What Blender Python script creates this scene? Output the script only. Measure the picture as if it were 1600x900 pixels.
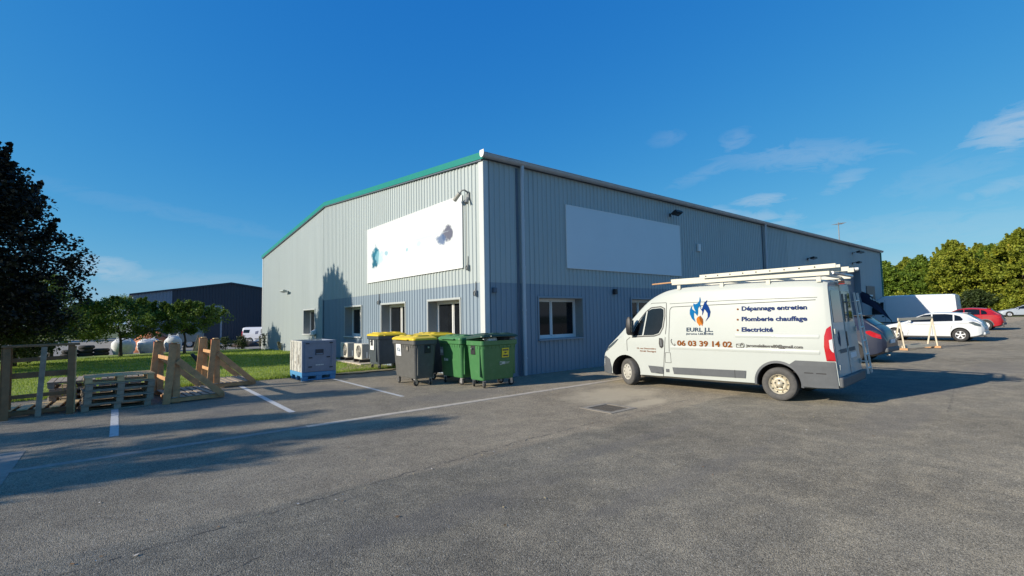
import bpy, bmesh, math, random
import numpy as np
from mathutils import Vector, Matrix
from mathutils.geometry import tessellate_polygon
R = math.radians
for o in list(bpy.data.objects): bpy.data.objects.remove(o)
scene = bpy.context.scene
COL = scene.collection

# ------------------------------------------------------------------ camera
# world frame: X runs along the long shaded wall, Y along the sunlit gable, origin at the warehouse corner
cam_d = bpy.data.cameras.new('camera'); cam = bpy.data.objects.new('camera', cam_d); COL.objects.link(cam)
cam_d.sensor_width = 36.0; cam_d.lens = 754.69/1600*36; cam_d.clip_start = .05; cam_d.clip_end = 6000
HEAD, PITCH, ROLL = R(39.25), .05943, -.01814
rt = Vector((math.cos(HEAD), -math.sin(HEAD), 0)); f0 = Vector((math.sin(HEAD), math.cos(HEAD), 0))
fw = f0*math.cos(PITCH) + Vector((0, 0, math.sin(PITCH))); up = rt.cross(fw)
cr = rt*math.cos(ROLL) + up*math.sin(ROLL); cu = up*math.cos(ROLL) - rt*math.sin(ROLL)
M4 = Matrix(((cr.x, cu.x, -fw.x, -8.504), (cr.y, cu.y, -fw.y, -11.675), (cr.z, cu.z, -fw.z, 1.85), (0, 0, 0, 1)))
cam.matrix_world = M4
scene.camera = cam

# ------------------------------------------------------------------ sky, sun, exposure
SUN_EL, SUN_AZ = R(21.8), math.atan2(-.966, .2557)          # azimuth clockwise from +Y
world = bpy.data.worlds.new('World'); scene.world = world; world.use_nodes = True
wn, wl = world.node_tree.nodes, world.node_tree.links
for n_ in list(wn): wn.remove(n_)
w_out = wn.new('ShaderNodeOutputWorld'); w_bg = wn.new('ShaderNodeBackground')
w_sky = wn.new('ShaderNodeTexSky'); w_sky.sky_type = 'NISHITA'; w_sky.sun_disc = False
w_sky.sun_elevation = SUN_EL; w_sky.sun_rotation = SUN_AZ
w_sky.air_density = 1.0; w_sky.dust_density = .35; w_sky.ozone_density = 4.0; w_sky.altitude = 100
w_tc = wn.new('ShaderNodeTexCoord')
def wmath(op, a, b=None, clamp=False):
    m = wn.new('ShaderNodeMath'); m.operation = op; m.use_clamp = clamp
    for i, v in enumerate((a, b)):
        if v is None: continue
        if isinstance(v, (int, float)): m.inputs[i].default_value = v
        else: wl.new(v, m.inputs[i])
    return m.outputs[0]
# even grade of the whole sky towards the deep clear blue of the photograph
w_sep = wn.new('ShaderNodeSeparateColor'); wl.new(w_sky.outputs[0], w_sep.inputs[0])
sg = wmath('MULTIPLY', wmath('POWER', w_sep.outputs[1], .72), 1.22); sb = wmath('MULTIPLY', wmath('POWER', w_sep.outputs[2], .28), 3.45)
sr = wmath('MINIMUM', wmath('MULTIPLY', wmath('POWER', w_sep.outputs[0], 1.5), .265), wmath('MULTIPLY', sg, .92))
w_grade = wn.new('ShaderNodeCombineColor'); wl.new(sr, w_grade.inputs[0]); wl.new(sg, w_grade.inputs[1]); wl.new(sb, w_grade.inputs[2])
w_nz = wn.new('ShaderNodeTexNoise'); w_nz.inputs['Scale'].default_value = 14; w_nz.inputs['Detail'].default_value = 7
w_nz.inputs['Roughness'].default_value = .66; w_nz.inputs['Distortion'].default_value = .7
w_mp = wn.new('ShaderNodeMapping'); w_mp.inputs['Scale'].default_value = (1, 1, 3.2)
wl.new(w_tc.outputs['Generated'], w_mp.inputs[0]); wl.new(w_mp.outputs[0], w_nz.inputs['Vector'])
def sky_dir(px, py):
    d = fw*1.0 + cr*((px-800)/754.69) + cu*((450-py)/754.69); return d.normalized()
# (compass bearing and height of each cloud, angular half-length, half-height, tilt, strength)
CLOUDS = [((1592, 198), .06, .03, .25, .8), ((1255, 243), .14, .028, -.12, .30), ((1192, 312), .05, .012, 0, .62), ((1200, 341), .06, .016, -.15, .5),
          ((1045, 216), .035, .016, .1, .16), ((1150, 221), .03, .022, .3, .25), ((1120, 262), .09, .014, .3, .2), ((1320, 283), .04, .018, .4, .35), ((1565, 292), .05, .014, .15, .35),
          ((1480, 275), .10, .03, .1, .14), ((1120, 330), .05, .012, -.2, .5), ((158, 418), .05, .022, 0, .6), ((212, 430), .03, .012, 0, .35),
          ((280, 335), .26, .016, -.16, .09), ((1390, 360), .25, .03, 0, .2), ((320, 440), .12, .02, 0, .2)]
mask = None
for (px, py), a, b, tilt, k in CLOUDS:
    d = sky_dir(px, py); e1 = Vector((d.y, -d.x, 0)).normalized(); e2 = e1.cross(d)
    q1 = e1*math.cos(tilt) + e2*math.sin(tilt); q2 = e2*math.cos(tilt) - e1*math.sin(tilt)
    def dotn(v, s):
        n = wn.new('ShaderNodeVectorMath'); n.operation = 'DOT_PRODUCT'; n.inputs[1].default_value = tuple(v/s)
        wl.new(w_tc.outputs['Generated'], n.inputs[0]); return n.outputs['Value']
    x1, x2, x3 = dotn(q1, a), dotn(q2, b), dotn(d, 1)
    rr = wmath('ADD', wmath('MULTIPLY', x1, x1), wmath('MULTIPLY', x2, x2))
    rr = wmath('ADD', rr, wmath('MULTIPLY', wmath('SUBTRACT', w_nz.outputs['Fac'], .5), 5.0))
    fall = wmath('MULTIPLY', wmath('SUBTRACT', 1.0, rr, True), wmath('GREATER_THAN', x3, .3))
    c = wmath('MULTIPLY', fall, k)
    mask = c if mask is None else wmath('MAXIMUM', mask, c)
w_rmp = wn.new('ShaderNodeMapRange'); w_rmp.inputs['From Min'].default_value = .25; w_rmp.inputs['From Max'].default_value = .75
wl.new(w_nz.outputs['Fac'], w_rmp.inputs['Value'])
cl = wmath('MULTIPLY', wmath('MULTIPLY', mask, w_rmp.outputs[0]), 1.1, True)
w_mix = wn.new('ShaderNodeMix'); w_mix.data_type = 'RGBA'
wl.new(cl, w_mix.inputs['Factor']); wl.new(w_grade.outputs[0], w_mix.inputs['A']); w_mix.inputs['B'].default_value = (5.2, 5.6, 6.0, 1)
wl.new(w_mix.outputs['Result'], w_bg.inputs['Color']); w_bg.inputs['Strength'].default_value = .1
wl.new(w_bg.outputs[0], w_out.inputs[0])
sun_d = bpy.data.lights.new('sun', 'SUN'); sun = bpy.data.objects.new('sun', sun_d); COL.objects.link(sun)
sun_d.energy = 5.0; sun_d.angle = R(.53); sun_d.color = (1.0, .91, .77)
sdir = Vector((math.sin(SUN_AZ)*math.cos(SUN_EL), math.cos(SUN_AZ)*math.cos(SUN_EL), math.sin(SUN_EL)))
sun.rotation_euler = sdir.to_track_quat('Z', 'Y').to_euler(); sun.location = (-30, 10, 30)
vs = scene.view_settings; vs.view_transform = 'Standard'; vs.look = 'None'; vs.exposure = .3; vs.gamma = 1; vs.use_curve_mapping = False
scene.cycles.max_bounces = 6

# ------------------------------------------------------------------ helpers
rnd = random.Random(7); nrg = np.random.default_rng(11)
def sp(t): return t if t > 30 else math.log1p(math.exp(t))
def G(x, y):                                                     # the yard climbs a little to the east and falls to the north
    return math.tanh(.0125*sp(x-8)) - 1.2*math.tanh(.02*sp(y-18)/1.2)

class MB:
    def __init__(s): s.v, s.f, s.mi = [], [], []
    def face(s, pts, m=0):
        i = len(s.v); s.v += [tuple(p) for p in pts]; s.f.append(tuple(range(i, i+len(pts)))); s.mi.append(m)
    def box(s, x0, x1, y0, y1, z0, z1, T=None, m=0):
        P = [(x0,y0,z0),(x1,y0,z0),(x1,y1,z0),(x0,y1,z0),(x0,y0,z1),(x1,y0,z1),(x1,y1,z1),(x0,y1,z1)]
        if T: P = [T(*p) for p in P]
        i = len(s.v); s.v += [tuple(p) for p in P]
        for f in ((0,3,2,1),(4,5,6,7),(0,1,5,4),(1,2,6,5),(2,3,7,6),(3,0,4,7)):
            s.f.append(tuple(i+k for k in f)); s.mi.append(m)
        return s
    def bar(s, a, b, w, t, upv=(0,0,1), m=0):                    # plank from a to b, w wide, t thick
        a, b = Vector(a), Vector(b); d = (b-a); L = d.length; d.normalize()
        x = d.cross(Vector(upv)); x = x.normalized() if x.length > 1e-4 else Vector((1,0,0)); y = x.cross(d)
        return s.box(0, L, -w/2, w/2, -t/2, t/2, lambda p,q,r: a + d*p + x*q + y*r, m)
    def tube(s, pts, rad, n=8, m=0, caps=True):
        pts = [Vector(p) for p in pts]; rad = rad if isinstance(rad, (list, tuple)) else [rad]*len(pts)
        rings = []; ref = None
        for k, p in enumerate(pts):
            d = (pts[min(k+1,len(pts)-1)] - pts[max(k-1,0)]).normalized()
            if ref is None or abs(ref.dot(d)) > .98: ref = Vector((1,0,0)) if abs(d.x) < .8 else Vector((0,1,0))
            x = (ref - d*ref.dot(d)).normalized(); ref = x; y = d.cross(x)
            i = len(s.v); s.v += [tuple(p + (x*math.cos(2*math.pi*j/n) + y*math.sin(2*math.pi*j/n))*rad[k]) for j in range(n)]; rings.append(i)
        for a, b in zip(rings, rings[1:]):
            for j in range(n): s.f.append((a+j, a+(j+1)%n, b+(j+1)%n, b+j)); s.mi.append(m)
        if caps:
            s.f.append(tuple(rings[0]+j for j in reversed(range(n)))); s.f.append(tuple(rings[-1]+j for j in range(n))); s.mi += [m, m]
        return s
    def loft(s, rings, m=0, cap=True, closed=True):
        n = len(rings[0]); ids = []
        for r in rings: ids.append(len(s.v)); s.v += [tuple(p) for p in r]
        for a, b in zip(ids, ids[1:]):
            for j in range(n if closed else n-1): s.f.append((a+j, a+(j+1)%n, b+(j+1)%n, b+j)); s.mi.append(m)
        if cap:
            s.f.append(tuple(ids[0]+j for j in reversed(range(n)))); s.f.append(tuple(ids[-1]+j for j in range(n))); s.mi += [m, m]
        return s
    def lathe(s, prof, n=24, T=None, m=0):                       # profile (r, h) turned about local Y
        T = T or (lambda x,y,z: (x,y,z))
        ids = []
        for r, h in prof:
            ids.append(len(s.v)); s.v += [tuple(T(r*math.cos(2*math.pi*j/n), h, r*math.sin(2*math.pi*j/n))) for j in range(n)]
        for a, b in zip(ids, ids[1:]):
            for j in range(n): s.f.append((a+j, a+(j+1)%n, b+(j+1)%n, b+j)); s.mi.append(m)
        return s
    def poly(s, pts2, T, m=0):                                   # flat outline (a,b) mapped by T, triangulated
        tri = tessellate_polygon([[Vector((a, b, 0)) for a, b in pts2]])
        i = len(s.v); s.v += [tuple(T(a, b)) for a, b in pts2]
        for t in tri: s.f.append(tuple(i+k for k in t)); s.mi.append(m)
        return s
    def mesh(s, name, mats, smooth=False, sharp=35):
        me = bpy.data.meshes.new(name); me.from_pydata(s.v, [], s.f)
        for m in (mats if isinstance(mats, (list, tuple)) else [mats]): me.materials.append(m)
        if any(s.mi): me.polygons.foreach_set('material_index', s.mi)
        if smooth:
            bm = bmesh.new(); bm.from_mesh(me); bmesh.ops.remove_doubles(bm, verts=bm.verts, dist=1e-5)
            bmesh.ops.recalc_face_normals(bm, faces=bm.faces)
            for f in bm.faces: f.smooth = True
            for e in bm.edges:
                if len(e.link_faces) == 2 and e.calc_face_angle(0) > R(sharp): e.smooth = False
            bm.to_mesh(me); bm.free()
        me.update(); return me
    def build(s, name, mats, parent=None, smooth=False, sharp=35, bevel=0, loc=None, wn=False):
        o = link(name, s.mesh(name, mats, smooth, sharp), parent)
        if wn: w_ = o.modifiers.new('flat', 'WEIGHTED_NORMAL'); w_.keep_sharp = True; w_.weight = 100
        if bevel:
            b = o.modifiers.new('edge', 'BEVEL'); b.width = bevel; b.segments = 2; b.limit_method = 'ANGLE'
        if loc: o.location = loc
        return o
def link(name, data, parent=None, loc=None, rotz=None):
    o = bpy.data.objects.new(name, data); COL.objects.link(o)
    if parent: o.parent = parent
    if loc: o.location = loc
    if rotz is not None: o.rotation_euler = (0, 0, rotz)
    return o
def tag(o, label, cat, group=None):
    o['label'] = label; o['category'] = cat
    if group: o['group'] = group
    return o
def thing(name, label, cat, loc=(0,0,0), rotz=0, group=None): return tag(link(name, None, None, loc, rotz), label, cat, group)
def struct(o): o['kind'] = 'structure'; return o
def copy_tree(o, parent=None):
    c = o.copy(); COL.objects.link(c); c.parent = parent
    for ch in o.children: copy_tree(ch, c)
    return c
def rrect(w, d, r, z, n=4, cx=0, cy=0):
    out = []
    for sx, sy, a0 in ((1,1,0),(-1,1,90),(-1,-1,180),(1,-1,270)):
        for k in range(n+1):
            a = R(a0 + 90*k/n); out.append((cx + sx*(w/2-r) + r*math.cos(a), cy + sy*(d/2-r) + r*math.sin(a), z))
    return out

# ------------------------------------------------------------------ materials
def nodes(m): return m.node_tree.nodes, m.node_tree.links
def mat(name, col, rough=.6, metal=0, var=.12, scale=6, bump=0, bscale=40, spec=.5, stretch=None, dirt=None, coat=0):
    m = bpy.data.materials.new(name); m.use_nodes = True; n, l = nodes(m); b = n['Principled BSDF']
    b.inputs['Roughness'].default_value = rough; b.inputs['Metallic'].default_value = metal; b.inputs['Specular IOR Level'].default_value = spec
    if coat: b.inputs['Coat Weight'].default_value = coat; b.inputs['Coat Roughness'].default_value = .05
    tc = n.new('ShaderNodeTexCoord'); vec = tc.outputs['Object']
    if stretch:
        mp = n.new('ShaderNodeMapping'); mp.inputs['Scale'].default_value = stretch; l.new(vec, mp.inputs[0]); vec = mp.outputs[0]
    nz = n.new('ShaderNodeTexNoise'); nz.inputs['Scale'].default_value = scale; nz.inputs['Detail'].default_value = 6; nz.inputs['Roughness'].default_value = .65
    l.new(vec, nz.inputs['Vector'])
    rp = n.new('ShaderNodeValToRGB'); rp.color_ramp.elements[0].position = .3; rp.color_ramp.elements[1].position = .7
    c = col
    rp.color_ramp.elements[0].color = tuple(x*(1-var) for x in c) + (1,); rp.color_ramp.elements[1].color = tuple(min(1, x*(1+var)) for x in c) + (1,)
    l.new(nz.outputs['Fac'], rp.inputs[0]); out = rp.outputs[0]
    if dirt:
        n2 = n.new('ShaderNodeTexNoise'); n2.inputs['Scale'].default_value = dirt[1]; n2.inputs['Detail'].default_value = 8; n2.inputs['Roughness'].default_value = .7
        l.new(vec, n2.inputs['Vector']); mr = n.new('ShaderNodeMapRange'); mr.inputs['From Min'].default_value = dirt[2]; mr.inputs['From Max'].default_value = dirt[2]+.18
        l.new(n2.outputs['Fac'], mr.inputs['Value']); mx = n.new('ShaderNodeMix'); mx.data_type = 'RGBA'
        l.new(mr.outputs[0], mx.inputs['Factor']); l.new(out, mx.inputs['A']); mx.inputs['B'].default_value = tuple(dirt[0]) + (1,); out = mx.outputs['Result']
    l.new(out, b.inputs['Base Color'])
    if bump:
        nb = n.new('ShaderNodeTexNoise'); nb.inputs['Scale'].default_value = bscale; nb.inputs['Detail'].default_value = 5; l.new(vec, nb.inputs['Vector'])
        bp = n.new('ShaderNodeBump'); bp.inputs['Strength'].default_value = bump; bp.inputs['Distance'].default_value = .02
        l.new(nb.outputs['Fac'], bp.inputs['Height']); l.new(bp.outputs[0], b.inputs['Normal'])
    return m
def glassy(name, col=(.012,.015,.018), rough=.06):
    m = mat(name, col, rough, 0, .3, 3, spec=.6 if 'car' in name else .3); return m
def leafmat(name, c1, c2, trans=.3, hue=None):
    m = bpy.data.materials.new(name); m.use_nodes = True; n, l = nodes(m); b = n['Principled BSDF']; out = n['Material Output']
    b.inputs['Roughness'].default_value = .55; b.inputs['Specular IOR Level'].default_value = .25
    g = n.new('ShaderNodeNewGeometry'); rp = n.new('ShaderNodeValToRGB')
    rp.color_ramp.elements[0].color = tuple(c1)+(1,); rp.color_ramp.elements[1].color = tuple(c2)+(1,)
    if hue:
        e = rp.color_ramp.elements.new(.8); e.color = tuple(c2)+(1,); rp.color_ramp.elements[2].color = tuple(hue)+(1,)
    tc = n.new('ShaderNodeTexCoord'); nz = n.new('ShaderNodeTexNoise'); nz.inputs['Scale'].default_value = .9; nz.inputs['Detail'].default_value = 3
    l.new(tc.outputs['Object'], nz.inputs['Vector'])
    mxv = n.new('ShaderNodeMath'); mxv.operation = 'MULTIPLY_ADD'; l.new(g.outputs['Random Per Island'], mxv.inputs[0]); mxv.inputs[1].default_value = .45
    ms = n.new('ShaderNodeMapRange'); ms.inputs['From Min'].default_value = .3; ms.inputs['From Max'].default_value = .7; ms.inputs['To Max'].default_value = .55
    l.new(nz.outputs['Fac'], ms.inputs['Value']); l.new(ms.outputs[0], mxv.inputs[2]); l.new(mxv.outputs[0], rp.inputs[0])
    l.new(rp.outputs[0], b.inputs['Base Color'])
    t = n.new('ShaderNodeBsdfTranslucent'); l.new(rp.outputs[0], t.inputs[0])
    mx = n.new('ShaderNodeMixShader'); mx.inputs[0].default_value = trans; l.new(b.outputs[0], mx.inputs[1]); l.new(t.outputs[0], mx.inputs[2]); l.new(mx.outputs[0], out.inputs[0])
    return m

M = {}
M['clad_up'] = mat('light_grey_cladding', (.385,.432,.43), .45, 0, .04, 1.2, stretch=(1.6,1.6,.10), dirt=((.31,.355,.355), 2.6, .58))
M['clad_lo'] = mat('blue_grey_cladding', (.225,.282,.335), .45, 0, .05, 1.5, stretch=(1.6,1.6,.12), dirt=((.175,.225,.275), 3.0, .57))
M['corner'] = mat('white_flashing', (.54,.56,.55), .4, 0, .03)
M['wtrim'] = mat('window_trim', (.40,.43,.43), .45, 0, .04)
M['teal'] = mat('teal_verge_trim', (.008,.20,.155), .4, 0, .06)
M['gutter'] = mat('zinc_gutter', (.42,.43,.44), .45, .2, .08, 3)
M['pipe'] = mat('grey_downpipe', (.50,.53,.56), .4, 0, .05, 2)
M['dark_trim'] = mat('dark_trim', (.10,.13,.17), .5)
M['roof'] = mat('roof_sheet', (.30,.31,.32), .5, .1)
M['reveal'] = mat('window_reveal', (.30,.31,.30), .6, 0, .06)
M['frame'] = mat('white_window_frame', (.74,.74,.72), .35, 0, .03)
M['pane'] = glassy('window_pane', (.010,.012,.015), .04)
M['door'] = mat('dark_roller_door', (.20,.21,.23), .5)
M['board'] = mat('white_board', (.64,.69,.72), .35, 0, .025, .6)
M['black'] = mat('black_plastic', (.018,.018,.02), .5)
M['rubber'] = mat('tyre_rubber', (.035,.034,.033), .85, 0, .2, 12, bump=.2)
M['steel'] = mat('bare_steel', (.45,.45,.45), .35, .8)
M['white'] = mat('plain_white', (.75,.75,.73), .45, 0, .04)
M['wood'] = mat('pine_wood', (.50,.275,.125), .75, 0, .30, 5, bump=.3, bscale=60, stretch=(1,1,1))
M['wood_old'] = mat('weathered_wood', (.30,.245,.18), .85, 0, .30, 6, bump=.3, bscale=60)
M['wood_pale'] = mat('fresh_pale_wood', (.56,.40,.20), .7, 0, .18, 5, bump=.2, bscale=60)
M['wood_dk'] = mat('brown_timber', (.25,.14,.065), .8, 0, .25, 5, bump=.3, bscale=60)
M['wood_cream'] = mat('cream_timber', (.60,.52,.38), .7, 0, .12, 5)
M['bark'] = mat('bark', (.055,.043,.033), .9, 0, .35, 14, bump=.6, bscale=25)
M['concrete'] = mat('concrete', (.50,.43,.335), .85, 0, .2, 9, bump=.15, dirt=((.30,.265,.21), 4, .52))
M['paint'] = mat('road_paint', (.52,.52,.50), .7, 0, .15, 14, dirt=((.25,.24,.225), 14, .50))
M['paint_old'] = mat('worn_road_paint', (.27,.25,.215), .8, 0, .15, 10, dirt=((.22,.20,.17), 9, .48))
M['grate'] = mat('cast_iron', (.11,.09,.065), .7, .3, .3, 20)
M['crack'] = mat('crack_tar', (.075,.07,.065), .9, 0, .3, 30)

def asphalt():
    m = bpy.data.materials.new('worn_asphalt'); m.use_nodes = True; n, l = nodes(m); b = n['Principled BSDF']
    b.inputs['Roughness'].default_value = .88; b.inputs['Specular IOR Level'].default_value = .2; b.inputs['Diffuse Roughness'].default_value = .45
    g = n.new('ShaderNodeNewGeometry'); P = g.outputs['Position']
    def noise(s, d=4, r=.6):
        z = n.new('ShaderNodeTexNoise'); z.inputs['Scale'].default_value = s; z.inputs['Detail'].default_value = d; z.inputs['Roughness'].default_value = r; l.new(P, z.inputs['Vector']); return z.outputs['Fac']
    def mr(v, a, b_, c=0., d=1.):
        z = n.new('ShaderNodeMapRange'); z.inputs['From Min'].default_value = a; z.inputs['From Max'].default_value = b_; z.inputs['To Min'].default_value = c; z.inputs['To Max'].default_value = d; l.new(v, z.inputs['Value']); return z.outputs[0]
    def mix(f, a, c, mode='MIX'):
        z = n.new('ShaderNodeMix'); z.data_type = 'RGBA'; z.blend_type = mode
        for s, v in (('Factor', f), ('A', a), ('B', c)):
            if isinstance(v, (tuple, float)): z.inputs[s].default_value = v
            else: l.new(v, z.inputs[s])
        return z.outputs['Result']
    def math_(op, a, c):
        z = n.new('ShaderNodeMath'); z.operation = op
        for i, v in enumerate((a, c)):
            if isinstance(v, (int, float)): z.inputs[i].default_value = v
            else: l.new(v, z.inputs[i])
        return z.outputs[0]
    vo = n.new('ShaderNodeTexVoronoi'); vo.inputs['Scale'].default_value = 115; l.new(P, vo.inputs['Vector'])
    sep = n.new('ShaderNodeSeparateColor'); l.new(vo.outputs['Color'], sep.inputs[0])
    base = mix(mr(noise(.35, 5), .35, .65), (.228,.192,.134,1), (.302,.255,.178,1))
    sx0 = n.new('ShaderNodeSeparateXYZ'); l.new(P, sx0.inputs[0])           # two lays of tarmac either side of the joint
    lay = mr(math_('ADD', sx0.outputs[1], math_('MULTIPLY', noise(.5, 3), .5)), -6.02, -6.12)
    base = mix(lay, mix(mr(noise(.35, 5), .35, .65), (.200,.172,.129,1), (.258,.224,.169,1)), mix(mr(noise(.3, 5), .35, .65), (.138,.125,.099,1), (.192,.176,.141,1)))
    base = mix(mr(noise(2.3, 6, .7), .42, .72), base, mix(.18, base, (.7,.6,.42,1)))
    stone = mix(mr(sep.outputs[0], .0, 1.), (.28,.28,.28,1), (1.72,1.70,1.67,1))
    base = mix(.72, base, mix(1.0, base, stone, 'MULTIPLY'))
    base = mix(mr(sep.outputs[1], .965, .99), base, (.42,.39,.33,1))          # pale chippings
    base = mix(mr(noise(28, 5, .75), .60, .72, 0, .5), base, (.085,.080,.075,1))   # open pores
    # pale silt washed round the gully
    sx = n.new('ShaderNodeSeparateXYZ'); l.new(P, sx.inputs[0])
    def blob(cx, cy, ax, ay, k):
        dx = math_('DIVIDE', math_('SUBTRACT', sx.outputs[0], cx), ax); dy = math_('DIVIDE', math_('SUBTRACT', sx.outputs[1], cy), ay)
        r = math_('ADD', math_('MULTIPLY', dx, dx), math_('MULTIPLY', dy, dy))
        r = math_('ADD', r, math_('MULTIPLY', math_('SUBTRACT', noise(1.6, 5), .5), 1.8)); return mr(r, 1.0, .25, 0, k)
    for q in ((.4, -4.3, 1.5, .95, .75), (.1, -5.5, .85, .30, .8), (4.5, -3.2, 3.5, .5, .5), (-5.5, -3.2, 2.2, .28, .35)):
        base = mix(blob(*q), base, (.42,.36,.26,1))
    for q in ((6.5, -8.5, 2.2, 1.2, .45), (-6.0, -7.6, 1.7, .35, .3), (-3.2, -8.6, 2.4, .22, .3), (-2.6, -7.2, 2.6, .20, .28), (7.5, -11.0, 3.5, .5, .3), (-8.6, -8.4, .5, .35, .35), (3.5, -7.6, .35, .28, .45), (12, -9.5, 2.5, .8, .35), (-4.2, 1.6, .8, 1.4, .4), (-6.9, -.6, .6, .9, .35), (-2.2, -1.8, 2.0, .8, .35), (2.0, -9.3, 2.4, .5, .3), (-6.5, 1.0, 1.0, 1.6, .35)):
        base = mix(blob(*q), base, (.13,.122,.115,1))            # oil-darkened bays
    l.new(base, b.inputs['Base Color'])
    bp = n.new('ShaderNodeBump'); bp.inputs['Strength'].default_value = .55; bp.inputs['Distance'].default_value = .007
    hh = math_('ADD', math_('MULTIPLY', vo.outputs['Distance'], -1.4), math_('MULTIPLY', noise(28, 5, .75), .9)); l.new(hh, bp.inputs['Height']); l.new(bp.outputs[0], b.inputs['Normal'])
    return m
M['asphalt'] = asphalt()
M['lawn'] = mat('lawn_turf', (.19,.25,.04), .9, 0, .4, 1.3, bump=.8, bscale=30, dirt=((.16,.16,.05), .9, .58))
M['field'] = mat('field_grass', (.10,.12,.04), .95, 0, .35, .08, bump=.3, bscale=2)
M['gravel'] = mat('yard_gravel', (.25,.23,.195), .95, 0, .25, .8, bump=.5, bscale=30)
M['drygrass'] = mat('dry_verge', (.24,.20,.10), .95, 0, .4, 6, bump=.7, bscale=40)

# ------------------------------------------------------------------ the ground
def spread(a, b, near, far_step=60, fine=1.5):
    xs = [a]; x = a
    while x < b:
        d = min((abs(x-near[0]) if x < near[0] else abs(x-near[1])) if not near[0] <= x <= near[1] else 0, 1e9)
        x = min(b, x + fine + .25*d); xs.append(x)
    return xs
def sheet(name, xs, ys, dz, m, keep=None):
    b = MB(); n = len(ys)
    for x in xs:
        for y in ys: b.v.append((x, y, G(x, y)+dz))
    for i in range(len(xs)-1):
        for j in range(n-1):
            if keep and not keep((xs[i]+xs[i+1])/2, (ys[j]+ys[j+1])/2): continue
            b.f.append((i*n+j, (i+1)*n+j, (i+1)*n+j+1, i*n+j+1)); b.mi.append(0)
    return struct(b.build(name, m, smooth=True))
ground = sheet('ground', spread(-2500, 2500, (-45, 125)), spread(-2500, 2500, (-40, 90)), -.06, M['field'])
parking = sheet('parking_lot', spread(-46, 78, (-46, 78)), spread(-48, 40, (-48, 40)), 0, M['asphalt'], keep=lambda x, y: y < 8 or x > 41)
yard = sheet('gravel_yard', spread(-60, 60, (-60, 60), fine=3), spread(29.5, 120, (29.5, 120), fine=3), -.01, M['gravel'])
# lawn with a ragged front edge
b = MB(); xs = [-46 + .35*i for i in range(130)]; ysl = [0, .12, .3, .8, 1.6, 3, 5, 8, 11, 14, 17, 20, 23, 25.5]
for x in xs:
    e = 5.3 + .10*math.sin(x*1.7) + .07*math.sin(x*5.1+1) + rnd.uniform(-.06, .06)
    for k, y in enumerate(ysl): yy = e + y if k < 4 else 5.3 + y; b.v.append((x, yy, G(x, yy) + (.004 if k == 0 else .022)))
n_ = len(ysl)
for i in range(len(xs)-1):
    for j in range(n_-1): b.f.append((i*n_+j, (i+1)*n_+j, (i+1)*n_+j+1, i*n_+j+1)); b.mi.append(0)
lawn = struct(b.build('lawn', M['lawn'], smooth=True))
# dry scruffy verge by the outdoor units
b = MB(); pts = [(-2.9, 5.3), (-2.7, 4.75), (-2.0, 4.45), (-1.5, 4.7), (-.9, 4.6), (-.35, 5.0), (-.3, 6.0), (-.3, 9.2), (-.75, 11), (-1.0, 8.5), (-1.5, 7.2), (-2.1, 6.3)]
b.poly(pts, lambda x, y: (x, y, .03)); struct(b.build('dry_verge', M['drygrass']))
# flush concrete kerb strip, bay lines, wide band
b = MB(); x = -16.0; k = 0
kerb = MB().box(-5.9, 12, -2.84, -2.67, -.05, .006); struct(kerb.build('kerb_strip', M['concrete'], bevel=.004)); struct(MB().box(-16, -5.902, -2.835, -2.68, -.05, .005).build('worn_kerb_strip', M['paint_old'], bevel=.004))
for (cx, y0, y1, w) in ((-8.5, -1.25, 4.2, .12), (-5.72, -1.18, 4.2, .12), (-3.2, -1.0, 4.2, .10), (-9.66, -3.95, -1.45, .30)):
    b = MB(); n_ = 14
    for i in range(n_):
        a, c = y0+(y1-y0)*i/n_, y0+(y1-y0)*(i+1)/n_
        b.face([(cx-w/2+rnd.uniform(-.004,.004), a, .0045), (cx+w/2+rnd.uniform(-.004,.004), a, .0045), (cx+w/2, c, .0045), (cx-w/2, c, .0045)])
    struct(b.build('bay_line', M['paint'] if w < .2 else M['paint_old'], parking))
# cracks: jagged thin ribbons along the old paving joint
def crack(pts, w):
    b = MB(); P = []
    for (x0, y0), (x1, y1) in zip(pts, pts[1:]):
        L = math.hypot(x1-x0, y1-y0); n = max(2, int(L/.08))
        for i in range(n):
            t = i/n; j = rnd.gauss(0, .014); P.append((x0+(x1-x0)*t - (y1-y0)/L*j, y0+(y1-y0)*t + (x1-x0)/L*j))
    for (x0, y0), (x1, y1) in zip(P, P[1:]):
        if rnd.random() < .12: continue
        L = math.hypot(x1-x0, y1-y0)+1e-6; ww = w*rnd.uniform(.25, 1.0); nx, ny = -(y1-y0)/L*ww/2, (x1-x0)/L*ww/2
        b.face([(x0-nx, y0-ny, .004), (x1-nx, y1-ny, .004), (x1+nx, y1+ny, .004), (x0+nx, y0+ny, .004)])
    struct(b.build('crack', M['crack'], parking))
crack([(-12.6, -6.85), (-9.4, -6.75), (-8.2, -6.6), (-6.3, -6.35), (-4.0, -6.1), (-1.2, -5.95), (2, -5.9)], .012)
crack([(-9.9, -8.1), (-8.6, -7.6), (-7.5, -7.35)], .012)
crack([(3.0, -9.8), (8, -9.2), (16, -9.6)], .010)
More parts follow.
